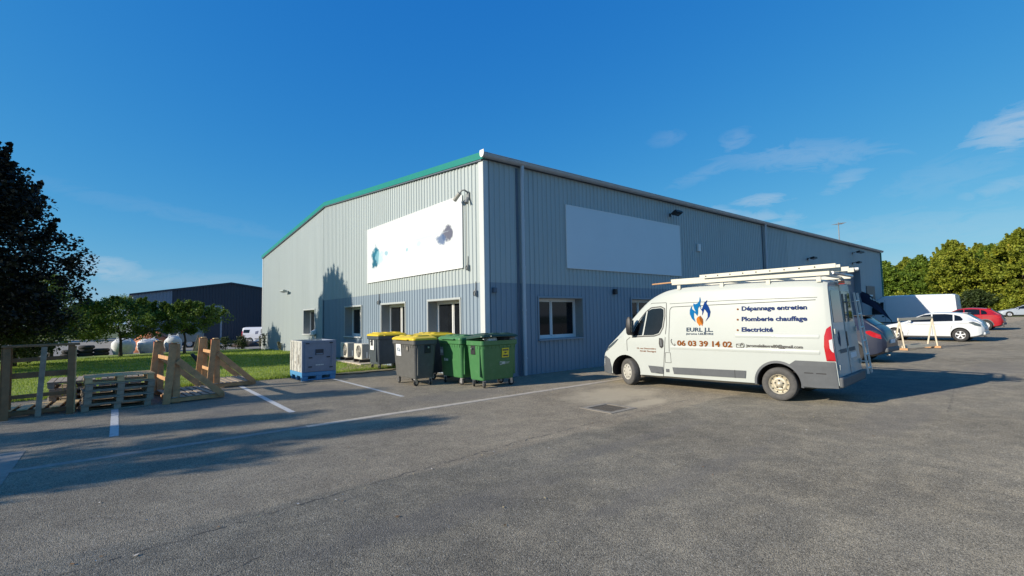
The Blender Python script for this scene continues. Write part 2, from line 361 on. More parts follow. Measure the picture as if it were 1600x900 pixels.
# gully grating
gr = thing('drain_grate', 'rusty square drain grate set in pale concrete on the tarmac', 'drain', (-.89, -5.32, 0))
b = MB()
for x0, x1, y0, y1 in ((-.40,.40,-.40,-.29), (-.40,.40,.29,.40), (-.40,-.29,-.29,.29), (.29,.40,-.29,.29)): b.box(x0, x1, y0, y1, -.05, .008)
b.build('concrete_surround', mat('gully_concrete', (.30,.26,.20), .9, 0, .2, 9, dirt=((.22,.19,.15), 5, .48)), gr)
MB().box(-.288, .288, -.288, .288, -.04, -.02).build('pit', M['black'], gr)
for i in range(9):
    y = -.26+.065*i; MB().box(-.285, .285, y-.021, y+.021, -.03, .002).build('grate_bar', M['grate'], gr)
for x in (-.1, .1): MB().box(x-.015, x+.015, -.285, .285, -.03, .0035).build('cross_bar', M['grate'], gr)

# ------------------------------------------------------------------ the warehouse
LW, GW, EAVE, RIDGE = 40.85, 28.45, 6.72, 8.0
BAND = 2.9
wh = thing('warehouse', 'large corrugated metal warehouse with pale grey and blue-grey cladding', 'building')
Fg = lambda s, o, z: (-o, s, z)          # gable: s along Y, o outwards (-X)
Fl = lambda s, o, z: (s, -o, z)          # long wall: s along X, o outwards (-Y)
def ztop(s): return EAVE + (RIDGE-EAVE)*(1-abs(s-GW/2)/(GW/2))
def profile(s0, s1, pitch=.2, dep=.027):
    pts = []; s = s0
    while s < s1 - 1e-6:
        for ds, o in ((0,0), (.105,0), (.122,dep), (.178,dep), (.195,0)):
            if s+ds < s1: pts.append((s+ds, o))
        s += pitch
    pts.append((s1, 0)); return pts
def corr(F, s0, s1, z0, top, openings, base=.02, dep_=.027):
    pts = profile(s0, s1, dep=dep_); xs = [p[0] for p in pts]; os_ = [p[1] for p in pts]
    brk = sorted(set(xs + [e for o in openings for e in o[:2] if s0 < e < s1])); dep = lambda s: base + float(np.interp(s, xs, os_))
    b = MB()
    for a, c in zip(brk, brk[1:]):
        if c-a < 1e-6: continue
        mid = (a+c)/2; ops = sorted((o[2], o[3]) for o in openings if o[0] < mid < o[1])
        segs = []; z = z0
        for q0, q1 in ops:
            if q0 > z: segs.append((z, q0, False))
            z = max(z, q1)
        segs.append((z, None, True))
        for q0, q1, tp in segs:
            za, zc = (top(a), top(c)) if tp else (q1, q1)
            if za <= q0: continue
            b.face([F(a, dep(a), q0), F(c, dep(c), q0), F(c, dep(c), zc), F(a, dep(a), za)])
    return b
gwin = [(1.32, 3.34, 1.08, 2.43), (5.12, 7.22, 1.08, 2.43), (9.38, 11.36, 1.08, 2.43), (15.98, 18.0, 1.08, 2.43)]
lwin = [(2.12, 4.18, 1.10, 2.44), (7.0, 9.06, 1.10, 2.44)]
ldoor = (29.9, 35.1, -.2, 4.95)
hb = lambda z: (lambda s: z)
corr(Fg, .06, 14.6, -.2, hb(BAND), gwin).build('lower_cladding', M['clad_lo'], wh)
corr(Fg, .06, 14.6, BAND, lambda s: ztop(s)-.02, [], .026).build('upper_cladding', M['clad_up'], wh)
corr(Fg, 14.6, GW, -1.0, lambda s: ztop(s)-.02, gwin[3:], .026, .0235).build('plain_cladding', M['clad_up'], wh)
corr(Fl, .06, 22.1, -.2, hb(BAND), lwin).build('lower_cladding', M['clad_lo'], wh)
corr(Fl, .06, 22.1, BAND, hb(EAVE-.05), [], .026).build('upper_cladding', M['clad_up'], wh)
corr(Fl, 22.1, LW, -.2, hb(EAVE-.05), [ldoor], .026, .016).build('plain_cladding', M['clad_up'], wh)
# core behind the sheets (dark, keeps light out), far walls
b = MB(); b.face([(LW,0,-.5),(LW,GW,-1),(LW,GW,EAVE),(LW,GW/2,RIDGE),(LW,0,EAVE)]); b.face([(0,GW,-1),(LW,GW,-1),(LW,GW,EAVE),(0,GW,EAVE)]); b.build('rear_wall', M['clad_up'], wh)
# roof: two sheets with depth
for side, nm in ((0, 'roof_slope'), (1, 'roof_slope')):
    ya, za, yb, zb = (-.05, EAVE, GW/2, RIDGE) if side == 0 else (GW+.05, EAVE, GW/2, RIDGE)
    b = MB(); b.loft([[(x, ya, za+.02), (x, yb, zb+.02), (x, yb, zb+.09), (x, ya, za+.09)] for x in (-.02, LW+.05)]); b.build(nm, M['roof'], wh)
# teal verge trims on the gable, with a dark drip line under
for side in (0, 1):
    ya, yb = (-.16, GW/2) if side == 0 else (GW+.10, GW/2); za = EAVE + (RIDGE-EAVE)*(1-abs(ya-GW/2)/(GW/2))
    b = MB(); b.loft([[(-.14, y, z-.10), (-.03, y, z-.10), (-.03, y, z+.11), (-.14, y, z+.11)] for y, z in ((ya, za), (yb, RIDGE))]); b.build('verge_trim', M['teal'], wh)
    b = MB(); b.loft([[(-.125, y, z-.135), (-.04, y, z-.135), (-.04, y, z-.102), (-.125, y, z-.102)] for y, z in ((ya+.1*(1 if side == 0 else -1), za), (yb, RIDGE))]); b.build('drip_edge', M['dark_trim'], wh)
b = MB(); b.box(LW+.0, LW+.12, -.11, .25, -.1, EAVE-.08); b.build('end_trim', M['teal'], wh)
# corner flashing
b = MB(); b.box(-.075, -.012, -.062, .16, -.1, EAVE-.12); b.box(-.075, .10, -.075, -.064, -.1, EAVE-.12); b.build('corner_flashing', M['corner'], wh)
b = MB(); b.box(-.072, -.012, GW-.12, GW+.04, -1, EAVE-.1); b.build('corner_flashing', M['corner'], wh)
# gutter: half-round channel with a rolled lip and end cap
b = MB(); prof = []
for k in range(9):
    a = math.pi + math.pi*k/8; prof.append((.105*math.cos(a), .12*math.sin(a)))
prof = [(-.125, .015), (-.105, .02)] + prof + [(.105, .03)]
inner = [(y*.9, z*.9+.012) for y, z in reversed(prof)]
ring = prof + inner
b.loft([[(x, -.17+y, EAVE+.03+z) for y, z in ring] for x in (-.16, LW+.12)]); b.build('gutter', M['gutter'], wh, smooth=True)
b = MB(); b.loft([[(x, -.17+y, EAVE+.035+z) for y, z in [(.10, .10), (-.10, .10)] + prof[1:-1]] for x in (-.185, -.162)]); b.build('gutter_end_cap', M['white'], wh)
b = MB(); b.box(0, LW, -.062, -.055, EAVE-.10, EAVE+.02); b.build('eave_flashing', M['dark_trim'], wh)
for i in range(27):
    x = .6+1.5*i; MB().bar((x, -.285, EAVE+.04), (x, -.06, EAVE+.06), .03, .006).build('gutter_bracket', M['gutter'], wh)
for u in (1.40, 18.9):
    b = MB(); b.tube([(u, -.17, EAVE-.06), (u, -.17, EAVE-.20), (u, -.16, EAVE-.34), (u, -.15, EAVE-.5), (u, -.15, .02)], .062, 12)
    dp = b.build('downpipe', M['pipe'], wh, smooth=True)
    for z in (.55, 2.05, 3.4, 4.9): MB().lathe([(.060, -.03), (.071, -.028), (.071, .028), (.060, .03)], 14, lambda x, y, z_, u=u, z=z: (u+x, -.15+z_, z+y)).build('pipe_collar', M['pipe'], dp, smooth=True)
    b = MB().box(u-.20, u-.105, -.066, -.058, .02, EAVE-.15); b.build('joint_shade_strip', M['dark_trim'], wh)  # dark strip painted in for the ambient shade beside each downpipe
b = MB().box(-.085, -.062, 14.5, 14.62, -.1, BAND+.04); b.build('joint_shade_strip', M['clad_lo'], wh)  # plain joint trim where the lower cladding ends

def window(F, s0, s1, z0, z1, mull, dep=.30, hide=False):
    fr = MB(); o1 = -dep                                        # frame set back by the reveal
    for a, c, q0, q1 in ((s0, s0+.06, z0, z1), (s1-.06, s1, z0, z1), (s0+.06, s1-.06, z0, z0+.07), (s0+.06, s1-.06, z1-.06, z1)): fr.box(a, c, o1-.06, o1, q0, q1, F)
    w = fr.build('window', M['frame'], wh)
    rv = MB(); t = .012
    rv.box(s0-t, s0, o1-.05, .056, z0-t, z1+t, F); rv.box(s1, s1+t, o1-.05, .056, z0-t, z1+t, F); rv.box(s0, s1, o1-.05, .056, z1, z1+t, F); rv.build('reveal', M['reveal'], w)
    tr = MB(); tr.box(s0-.07, s0-t, .05, .068, z0, z1+.05, F); tr.box(s1+t, s1+.07, .05, .068, z0, z1+.05, F); tr.box(s0-.07, s1+.07, .05, .07, z1+t, z1+.075, F); tr.build('trim', M['wtrim'] if F is Fg else M['clad_lo'], w)
    sl = MB().box(s0-.06, s1+.06, o1-.05, .11, z0-.05, z0-.002, F); sl.build('sill', M['corner'] if F is Fg else M['clad_lo'], w)
    for a, c, d in ((s0+.06, mull, .035), (mull, s1-.06, .008)):
        ss = MB(); q = .045
        ss.box(a, a+q, o1-.05, o1-d+.012, z0+.07, z1-.06, F); ss.box(c-q, c, o1-.05, o1-d+.012, z0+.07, z1-.06, F); ss.box(a+q, c-q, o1-.05, o1-d+.012, z0+.07, z0+.07+q, F); ss.box(a+q, c-q, o1-.05, o1-d+.012, z1-.06-q, z1-.06, F)
        ss.build('sash', M['frame'], w)
        MB().box(a+q, c-q, o1-.046, o1-.04, z0+.07+q, z1-.06-q, F).build('pane', M['pane'], w)
    MB().box(s0, s1, o1-.09, o1-.062, z0, z1, F).build('backing', M['black'], w)
for s0, s1, z0, z1 in gwin: window(Fg, s0, s1, z0, z1, s0+(s1-s0)*.48)
for s0, s1, z0, z1 in lwin: window(Fl, s0, s1, z0, z1, s0+(s1-s0)*.42)
# big door with frame, set back
d0, d1, _, dz = ldoor
dr = MB().box(d0, d1, -.34, -.30, 0, dz, Fl).build('sectional_door', M['door'], wh)
for i in range(8): MB().box(d0+.12, d1-.12, -.30, -.288, .3+i*.56, .3+i*.56+.5, Fl).build('door_panel', M['door'], dr)
fr = MB(); fr.box(d0-.12, d0, -.3, .10, 0, dz+.12, Fl); fr.box(d1, d1+.12, -.3, .10, 0, dz+.12, Fl); fr.box(d0, d1, -.3, .10, dz, dz+.12, Fl); fr.build('door_frame', M['clad_lo'], wh)

# ------------------------------------------------------------------ things on the warehouse walls
def stained():
    m = bpy.data.materials.new('bleached_sign_print'); m.use_nodes = True; n, l = nodes(m); b = n['Principled BSDF']; b.inputs['Roughness'].default_value = .4
    g = n.new('ShaderNodeNewGeometry'); sx = n.new('ShaderNodeSeparateXYZ'); l.new(g.outputs['Position'], sx.inputs[0])
    nz = n.new('ShaderNodeTexNoise'); nz.inputs['Scale'].default_value = 4.5; nz.inputs['Detail'].default_value = 9; l.new(g.outputs['Position'], nz.inputs['Vector'])
    def mt(op, a, c):
        z = n.new('ShaderNodeMath'); z.operation = op
        for i, v in enumerate((a, c)):
            if isinstance(v, (int, float)): z.inputs[i].default_value = v
            else: l.new(v, z.inputs[i])
        return z.outputs[0]
    col = (.60,.625,.63,1)
    for cy, cz, a, c, k, rgb in ((7.72, 4.58, .40, .36, 1.0, (.008,.13,.20,1)), (7.78, 4.28, .34, .30, 1.0, (.006,.10,.16,1)), (7.35, 4.42, .42, .28, .5, (.25,.52,.60,1)), (6.65, 4.52, .16, .09, .7, (.12,.34,.44,1)),
                                 (4.85, 4.45, .10, .08, .7, (.10,.36,.42,1)), (1.95, 4.66, .36, .28, .95, (.09,.09,.13,1)), (2.35, 4.50, .36, .20, .85, (.05,.10,.22,1)), (3.2, 4.72, 1.3, .04, .5, (.45,.50,.55,1)), (3.9, 4.55, .18, .10, .4, (.3,.5,.6,1)), (5.2, 4.4, 2.4, .5, .12, (.5,.66,.72,1))):
        dx = mt('DIVIDE', mt('SUBTRACT', sx.outputs[1], cy), a); dy = mt('DIVIDE', mt('SUBTRACT', sx.outputs[2], cz), c)
        r = mt('ADD', mt('ADD', mt('MULTIPLY', dx, dx), mt('MULTIPLY', dy, dy)), mt('MULTIPLY', mt('SUBTRACT', nz.outputs['Fac'], .5), 2.6))
        mr = n.new('ShaderNodeMapRange'); mr.inputs['From Min'].default_value = 1.15; mr.inputs['From Max'].default_value = .55; mr.inputs['To Max'].default_value = k; l.new(r, mr.inputs['Value'])
        mx = n.new('ShaderNodeMix'); mx.data_type = 'RGBA'; l.new(mr.outputs[0], mx.inputs['Factor'])
        if isinstance(col, tuple): mx.inputs['A'].default_value = col
        else: l.new(col, mx.inputs['A'])
        mx.inputs['B'].default_value = rgb; col = mx.outputs['Result']
    l.new(col, b.inputs['Base Color']); return m
def signboard(name, F, s0, s1, z0, z1, m, label):
    t = thing(name, label, 'sign')
    MB().box(s0, s1, .062, .092, z0, z1, F).build('face_panel', m, t)
    e = MB(); q = .02
    e.box(s0-q, s0, .06, .098, z0-q, z1+q, F); e.box(s1, s1+q, .06, .098, z0-q, z1+q, F); e.box(s0, s1, .06, .098, z0-q, z0, F); e.box(s0, s1, .06, .098, z1, z1+q, F)
    e.build('edge_profile', M['white'], t); return t
signboard('sign_board', Fg, 1.08, 8.60, 3.44, 5.74, stained(), 'large white board with teal and grey smudges on the sunlit gable')
signboard('sign_board', Fl, 3.44, 10.5, 3.50, 5.68, M['board'], 'large blank white board on the shaded long wall')
# security camera / lamps
def wall_lamp(name, F, s, z, label, cat, body, reach=.35, w=.32, tilt=-.5, arm=True):
    t = thing(name, label, cat)
    MB().box(s-.05, s+.05, .055, .085, z-.09, z+.05, F).build('wall_plate', body, t)
    b = MB(); b.tube([F(s, .08, z), F(s, .08+reach*.5, z+.06), F(s, .08+reach, z+.02)], .02, 8); b.build('arm', body, t, smooth=True)
    h = MB(); o = .08+reach
    T = lambda a, c, e: F(s+a, o + c*math.cos(tilt) - e*math.sin(tilt), z + c*math.sin(tilt) + e*math.cos(tilt))
    h.box(-w/2, w/2, -.10, .16, -.05, .05, T); h.box(-w/2+.03, w/2-.03, -.08, .12, .052, .075, T); h.build('lamp_housing', body, t, bevel=.008)
    MB().box(-w/2+.02, w/2-.02, -.08, .14, -.058, -.051, T).build('lens', M['pane'], t); return t
grey = mat('grey_lamp_body', (.22,.23,.23), .5)
def cctv(F, s, z, label):
    t = thing('security_camera', label, 'camera')
    MB().box(s-.05, s+.05, .055, .10, z-.12, z+.12, F).build('bracket', grey, t)
    b = MB(); b.tube([F(s, .10, z+.10), F(s, .22, z+.16), F(s+.08, .28, z+.15), F(s+.18, .30, z+.06)], .028, 8); b.build('arm', grey, t, smooth=True)
    b = MB(); b.tube([F(s+.14, .30, z+.08), F(s+.40, .33, z-.10)], [.06, .07], 10); b.build('camera_body', mat('camera_housing', (.33,.33,.30), .5), t, smooth=True)
    b = MB(); b.tube([F(s-.02, .12, z-.08), F(s-.06, .20, z-.26)], [.05, .065], 10); b.build('sensor', grey, t, smooth=True)
    b = MB(); b.tube([F(s+.16, .055, z+.1), F(s+.16, .055, z-.9), F(s+.16, .055, z-2.3)], .008, 6); b.build('cable', M['black'], t)
cctv(Fg, .72, 5.66, 'grey security camera on a bracket beside the stained board')
wall_lamp('wall_lamp', Fg, 21.3, 3.72, 'pale grey wall lamp high on the far end of the sunlit gable', 'lamp', mat('pale_lamp', (.33,.36,.33), .5), .25, .8, .35)
wall_lamp('floodlight', Fl, 9.85, 6.12, 'black floodlight above the blank board on the shaded wall', 'lamp', M['black'], .30, .5, .5)
wall_lamp('floodlight', Fl, 33.7, 6.12, 'black floodlight near the far end of the eaves', 'lamp', M['black'], .45, 1.0, .25)
wall_lamp('wall_lamp', Fl, 33.6, 5.36, 'small dark lamp just above the big door', 'lamp', M['black'], .35, .5, .25)
wall_lamp('wall_lamp', Fl, 25.0, 5.15, 'small dark lamp on the wall above the ladder of the van', 'lamp', M['black'], .3, .5, .25)
def wallbox(F, s, z, w, h, d, m, label, cat):
    t = thing('junction_box', label, cat)
    MB().box(s-w/2, s+w/2, .055, .055+d, z-h/2, z+h/2, F).build('casing', m, t, bevel=.01)
    MB().box(s-w/2+.02, s+w/2-.02, .056+d, .064+d, z-h/2+.02, z+h/2-.02, F).build('cover', m, t)
wallbox(Fl, 12.05, 4.85, .22, .34, .08, M['white'], 'small white box right of the blank board', 'box')
wallbox(Fl, 5.95, 2.72, .16, .2, .10, M['black'], 'small dark box on the shaded wall between the two windows', 'box')
wallbox(Fl, .28, 2.66, .14, .16, .08, M['dark_trim'], 'small dark box near the corner on the shaded wall', 'box')
def hook(s, z, label):
    t = thing('wall_bracket', label, 'bracket')
    MB().tube([Fg(s, .058, z+.28), Fg(s, .062, z+.1), Fg(s+.01, .065, z)], .012, 6).build('cable', M['black'], t)
    MB().box(s-.05, s+.05, .055, .12, z-.16, z+.02, Fg).build('holder', grey, t, bevel=.01)
    MB().tube([Fg(s, .12, z-.02), Fg(s-.03, .17, z-.06), Fg(s-.02, .15, z-.16)], .012, 6).build('hook', M['black'], t)
hook(7.42, 2.62, 'small grey bracket above the left corner of the second gable window')
hook(.40, 2.66, 'small grey bracket on the gable close to the corner')
hook(.80, 3.48, 'small grey bracket below the right end of the stained board')
# outlet hood by the left window
t = thing('vent_hood', 'small white vent hood on the gable below the leftmost window', 'vent')
MB().loft([[(-.06, 15.6+a, 1.12+c) for a, c in ((0,0), (.42,0), (.42,.22), (0,.22))], [(-.26, 15.6+a, 1.12+c) for a, c in ((0,-.05), (.42,-.05), (.42,.12), (0,.12))]]).build('hood', M['white'], t)
MB().tube([(-.12, 15.85, 1.07), (-.12, 15.85, .15)], .035, 8).build('duct', M['white'], t)
# aerial on the roof
t = thing('roof_antenna', 'thin television aerial on a mast at the far roof edge', 'antenna', (36.0, 1.4, EAVE+.1))
MB().tube([(0,0,0), (0,0,2.1)], .035, 6).build('mast', grey, t)
MB().tube([(-1.0,-.6,1.85), (.4,.25,2.0)], .025, 6).build('boom', grey, t)
for k in range(6):
    p = Vector((-1.0,-.6,1.85)).lerp(Vector((.4,.25,2.0)), k/5); h_ = .22+.03*k
    MB().tube([p+Vector((.5,-.85,0))*h_, p-Vector((.5,-.85,0))*h_], .014, 5).build('element', grey, t)
# dark notice on the far wall
t = thing('notice_panel', 'dark square notice on the wall behind the feather flag', 'sign')
MB().box(36.5, 38.6, .06, .09, 2.35, 3.75, Fl).build('panel', mat('notice_blue', (.06,.08,.11), .4), t)
for k, (a, c) in enumerate(((36.9, 38.0), (36.9, 37.8), (37.2, 38.3))): MB().box(a, c, .091, .096, 2.95-.2*k, 3.07-.2*k, Fl).build('text_line', M['white'], t)

# ------------------------------------------------------------------ wheels and wheeled bins
def castor(parent, x, y, mw):
    a = rnd.uniform(0, 6.28); c, s = math.cos(a), math.sin(a)
    T = lambda p, q, r: (x + p*c - q*s, y + p*s + q*c, r)
    f = MB(); f.box(-.045, .03, -.035, -.027, .06, .17, T); f.box(-.045, .03, .027, .035, .06, .17, T); f.box(-.045, .045, -.035, .035, .17, .20, T)
    fk = f.build('castor', M['steel'], parent)
    MB().lathe([(.0, -.024), (.075, -.024), (.09, -.015), (.09, .015), (.075, .024), (0, .024)], 16, lambda p, q, r: T(p-.02, q, r+.09)).build('wheel', M['rubber'], fk, smooth=True)
    MB().lathe([(.0, -.028), (.04, -.026), (.04, .026), (0, .028)], 12, lambda p, q, r: T(p-.02, q, r+.09)).build('hub', mw, fk)
def wheelie(label, loc, rotz, w, d, h, body, lid, sticker=None, lid_open=False, pocket=True, group='wheeled bins by the warehouse corner'):
    t = thing('wheeled_bin', label, 'bin', loc, rotz, group)
    top = h-.10
    b = MB(); b.loft([rrect(w*.84, d*.74, .06, .20), rrect(w*.86, d*.78, .08, .23), rrect(w*.90, d*.84, .08, .55), rrect(w*.95, d*.92, .08, top-.12), rrect(w*.95, d*.92, .08, top-.05),
                     rrect(w*.91, d*.88, .06, top-.05), rrect(w*.88, d*.84, .06, .6)], cap=True)
    b.build('body', body, t, smooth=True, sharp=40, wn=True)
    for (x0, y0) in ((-.36*w, -.30*d), (.36*w, -.30*d), (-.36*w, .30*d), (.36*w, .30*d)): castor(t, x0, y0, M['white'])
    r = MB(); r.loft([rrect(w*.955, d*.93, .08, top-.13), rrect(w, d, .09, top-.11), rrect(w, d, .09, top), rrect(w*.93, d*.9, .07, top), rrect(w*.93, d*.9, .07, top-.11)], cap=False)
    rim = r.build('rim', body, t, smooth=True, wn=True)
    for k in range(9):
        x = -w*.42 + w*.84*k/8; MB().loft([[(x-.018, -d*.47, top-.12), (x+.018, -d*.47, top-.12), (x+.018, -d*.455, top-.12), (x-.018, -d*.455, top-.12)], [(x-.006, -d*.465, top-.21), (x+.006, -d*.465, top-.21), (x+.006, -d*.455, top-.21), (x-.006, -d*.455, top-.21)]]).build('rib', body, rim)
    for k in range(5):
        for sx in (-1, 1):
            y = -d*.36 + d*.72*k/4; MB().loft([[(sx*w*.482, y-.018, top-.12), (sx*w*.482, y+.018, top-.12), (sx*w*.470, y+.018, top-.12), (sx*w*.470, y-.018, top-.12)], [(sx*w*.476, y-.006, top-.21), (sx*w*.476, y+.006, top-.21), (sx*w*.468, y+.006, top-.21), (sx*w*.468, y-.006, top-.21)]]).build('rib', body, rim)
    for sx in (-1, 1):                                          # trunnion plate and post at each end
        b = MB(); b.box(sx*w*.475-.012, sx*w*.475+.012, -.03, .16, top-.36, top-.10); tp = b.build('lifting_plate', M['black'], t, bevel=.01)
        MB().tube([(sx*w*.48, .06, top-.2), (sx*(w*.48+.06), .06, top-.2)], .025, 8).build('trunnion', M['steel'], tp)
        MB().box(sx*w*.472-.02, sx*w*.472+.02, -d*.30-.02, -d*.30+.02, .3, top-.13).build('corner_post', body, t)
    # lid
    L = MB(); L.loft([rrect(w*1.02, d*1.03, .09, 0), rrect(w*1.02, d*1.03, .09, .035), rrect(w*.98, d*.98, .09, .06), rrect(w*.86, d*.80, .10, .095), rrect(w*.60, d*.5, .10, .105)])
    lo = L.build('lid', lid, t, smooth=True, sharp=50, wn=True)
    for k in range(3):
        x = -w*.30 + w*.30*k; MB().loft([rrect(w*.22, d*.62, .05, .085, cx=x), rrect(w*.19, d*.52, .05, .125, cx=x)]).build('lid_ridge', lid, lo, smooth=True, sharp=50)
    MB().tube([(-w*.3, -d*.515, .02), (-w*.29, -d*.515-.045, .015), (w*.29, -d*.515-.045, .015), (w*.3, -d*.515, .02)], .014, 6).build('handle', lid, lo)
    if lid_open:
        lo.location = (0, -.02, top+.005); lo.rotation_euler = (R(-5.5), R(1.0), 0); lo.location.z += .05
    else: lo.location = (0, 0, top+.004)
    return t, top
M['b_navy'] = mat('slate_bin_plastic', (.052,.066,.078), .5, 0, .15, 8, dirt=((.09,.10,.105), 6, .60))
M['b_grey'] = mat('grey_bin_plastic', (.098,.097,.090), .5, 0, .1, 8, dirt=((.135,.133,.125), 6, .56))
M['b_green'] = mat('green_bin_plastic', (.050,.175,.058), .45, 0, .08, 6, dirt=((.10,.20,.10), 6, .57), bump=.05)
M['b_dgreen'] = mat('dark_green_lid', (.02,.055,.035), .4, 0, .1, 6)
M['yellow'] = mat('yellow_lid_plastic', (.66,.47,.012), .45, 0, .10, 6, dirt=((.42,.32,.05), 7, .60))
def sticker(parent, x0, x1, z0, z1, y, lines, bg, ink, name='sticker', lean=0):
    T = lambda a, c, e: (a, y + c + (e-z0)*lean, e)
    s = MB().box(x0, x1, -.006, 0, z0, z1, T).build(name, bg, parent)
    for (a0, a1, c0, c1) in lines: MB().box(x0+(x1-x0)*a0, x0+(x1-x0)*a1, -.009, -.0065, z0+(z1-z0)*c0, z0+(z1-z0)*c1, T).build('print', ink, s)
M['st_white'] = mat('sticker_white', (.75,.76,.75), .4, 0, .03); M['ink'] = mat('print_ink', (.03,.035,.05), .5); M['st_yel'] = mat('sticker_yellow', (.75,.60,.02), .4); M['st_ink_w'] = mat('print_white', (.62,.66,.63), .5); M['bluegrey'] = mat('print_bluegrey', (.16,.22,.30), .5)
# navy bin furthest along the gable, short end to the sun
t, top = wheelie('slate-blue wheeled bin with yellow lid, furthest left of the row of bins', (-.62, 5.50, 0), 0, 1.15, 1.02, 1.33, M['b_navy'], M['yellow'])
T = None
s = MB().box(-.552, -.546, -.10, .22, .72, 1.08).build('sticker', M['st_white'], t); MB().box(-.556, -.5525, .0, .12, .92, .98).build('print', M['bluegrey'], s)
# grey bin nearest
t, top = wheelie('mid-grey wheeled bin with yellow lid standing in front of the others', (-1.90, .87, 0), R(-90), 1.36, .76, 1.35, M['b_grey'], M['yellow'])
sticker(t, -.12-.30, .08-.30+.10, .80, 1.13, -.345, ((.25,.85,.42,.52), (.25,.4,.42,.68), (.25,.75,.62,.70), (.7,.85,.35,.6)), M['st_white'], M['bluegrey'], lean=-.055)
sticker(t, .20, .32, .95, 1.10, -.352, ((.1,.9,.2,.8),), M['b_grey'], mat('worn_label', (.22,.20,.17), .6), lean=-.055)
t, top = wheelie('dark wheeled bin with yellow lid squeezed behind the grey bin', (-.78, 1.72, 0), R(-90), 1.20, .98, 1.38, M['b_navy'], M['yellow'])
# green bins
t, top = wheelie('green wheeled bin with closed green lid, behind the open green bin', (-.86, .06, 0), R(-90), 1.20, .80, 1.34, M['b_green'], M['b_green'])
sticker(t, -.50, -.34, .78, 1.02, -.362, ((.1,.9,.3,.7),), mat('grey_label', (.30,.31,.31), .5), M['st_ink_w'], lean=-.055)
sticker(t, -.30, .02, .62, .72, -.350, ((.0,.18,.1,.9), (.3,.45,.2,.8), (.5,.62,.2,.8)), M['b_green'], M['st_ink_w'], name='printed_mark', lean=-.055)
t, top = wheelie('open green wheeled bin with dark lid and yellow notice at the building corner', (-.60, -1.09, 0), 0, 1.22, .78, 1.33, M['b_green'], M['b_dgreen'], lid_open=True)
sticker(t, .06, .30, .77, 1.02, -.352, ((.1,.92,.72,.86), (.35,.65,.44,.58), (.15,.88,.12,.26)), M['st_yel'], M['ink'], lean=-.055)
sticker(t, .0, .34, .58, .67, -.333, ((.0,.03,.05,.95), (.17,.20,.05,.95), (.03,.17,.05,.2), (.03,.17,.8,.95), (.25,.33,.1,.9), (.36,.44,.1,.9), (.47,.53,.1,.9), (.58,.98,.62,.72), (.58,.9,.3,.4)), M['b_green'], M['st_ink_w'], name='printed_mark', lean=-.055)
for nm, x, y, z, r, m, lb in (('rubbish_bag', -.40, -1.28, 1.26, .20, M['black'], 'black rubbish bag bulging from the open green bin'), ('rubbish_bag', -.78, -1.30, 1.245, .15, M['st_white'], 'crumpled pale rubbish at the left of the open green bin'), ('rubbish_bag', -.14, -1.30, 1.25, .14, mat('grey_card', (.30,.28,.25), .8), 'grey crumpled rubbish at the right of the open green bin')):
    b = MB(); rings = []
    for k in range(7):
        a = math.pi*k/6; rings.append([(x+(r*math.sin(a)+.004)*math.cos(2*math.pi*j/10)*(1.3+.25*math.sin(3*j+k)), y+(r*math.sin(a)+.004)*math.sin(2*math.pi*j/10)*(1+.2*math.cos(2*j)), z+r*.55*math.cos(a)*(1+.2*math.sin(j*2.3+k))) for j in range(10)])
    tag(b.loft(rings).build(nm, m, smooth=True, sharp=25), lb, 'rubbish')

# ------------------------------------------------------------------ plastic pallet box
pb = thing('pallet_box', 'dirty blue-grey plastic pallet box on blue feet at the lawn edge', 'pallet box', (-3.60, 4.52, 0))
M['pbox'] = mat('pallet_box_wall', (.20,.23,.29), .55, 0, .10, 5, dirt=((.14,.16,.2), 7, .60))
M['pbox_l'] = mat('pallet_box_sunlit_dusty', (.46,.46,.42), .7, 0, .2, 6, dirt=((.24,.22,.18), 9, .50))  # sunlit walls: their paler tone is put into the colour, over real dirt
M['pblue'] = mat('pallet_box_blue', (.07,.25,.46), .5, 0, .1, 6)
w, d, h = 1.04, 1.30, 1.22
b = MB(); b.box(-w/2, w/2, -d/2, d/2, .14, .26); base = b.build('base', M['pblue'], pb, bevel=.012)
for x in (-w/2+.10, 0, w/2-.10):
    for y in (-d/2+.10, 0, d/2-.10): MB().loft([rrect(.17, .17, .02, .0, 2, x, y), rrect(.19, .19, .02, .139, 2, x, y)]).build('foot', M['pblue'], base)
for y in (-d/2+.09, 0, d/2-.09): MB().box(-w/2+.185, w/2-.185, y-.06, y+.06, .012, .05).build('runner', M['pblue'], base)
def pwall(nm, x0, x1, y0, y1, m, side): return MB().box(x0, x1, y0, y1, .262, h).build(nm, m, pb, bevel=.01)
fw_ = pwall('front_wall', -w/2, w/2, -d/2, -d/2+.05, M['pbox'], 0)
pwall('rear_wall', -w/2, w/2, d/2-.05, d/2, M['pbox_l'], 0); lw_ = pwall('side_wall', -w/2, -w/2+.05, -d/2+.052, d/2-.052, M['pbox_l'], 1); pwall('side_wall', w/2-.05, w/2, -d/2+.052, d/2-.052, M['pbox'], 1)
for x in (-.40, .40): MB().box(x-.035, x+.035, -d/2-.014, -d/2-.001, .27, h-.03).build('rib', M['pbox'], fw_)
for z in (.30, h-.06): MB().box(-.36, .36, -d/2-.012, -d/2-.001, z-.02, z+.02).build('rib', M['pbox'], fw_)
MB().box(-.12, .12, -d/2-.020, -d/2-.001, .78, .95).build('card_holder', M['ink'], fw_)
MB().box(-.10, .10, -d/2-.026, -d/2-.021, .79, .83).build('card', M['bluegrey'], fw_)
for x, z in ((-.27, .70), (.27, .70), (-.36, h-.08), (.36, h-.08), (-.28, .42), (.36, .38)): MB().box(x-.055, x+.055, -d/2-.019, -d/2-.0135, z-.018, z+.018).build('latch', M['ink'], fw_)
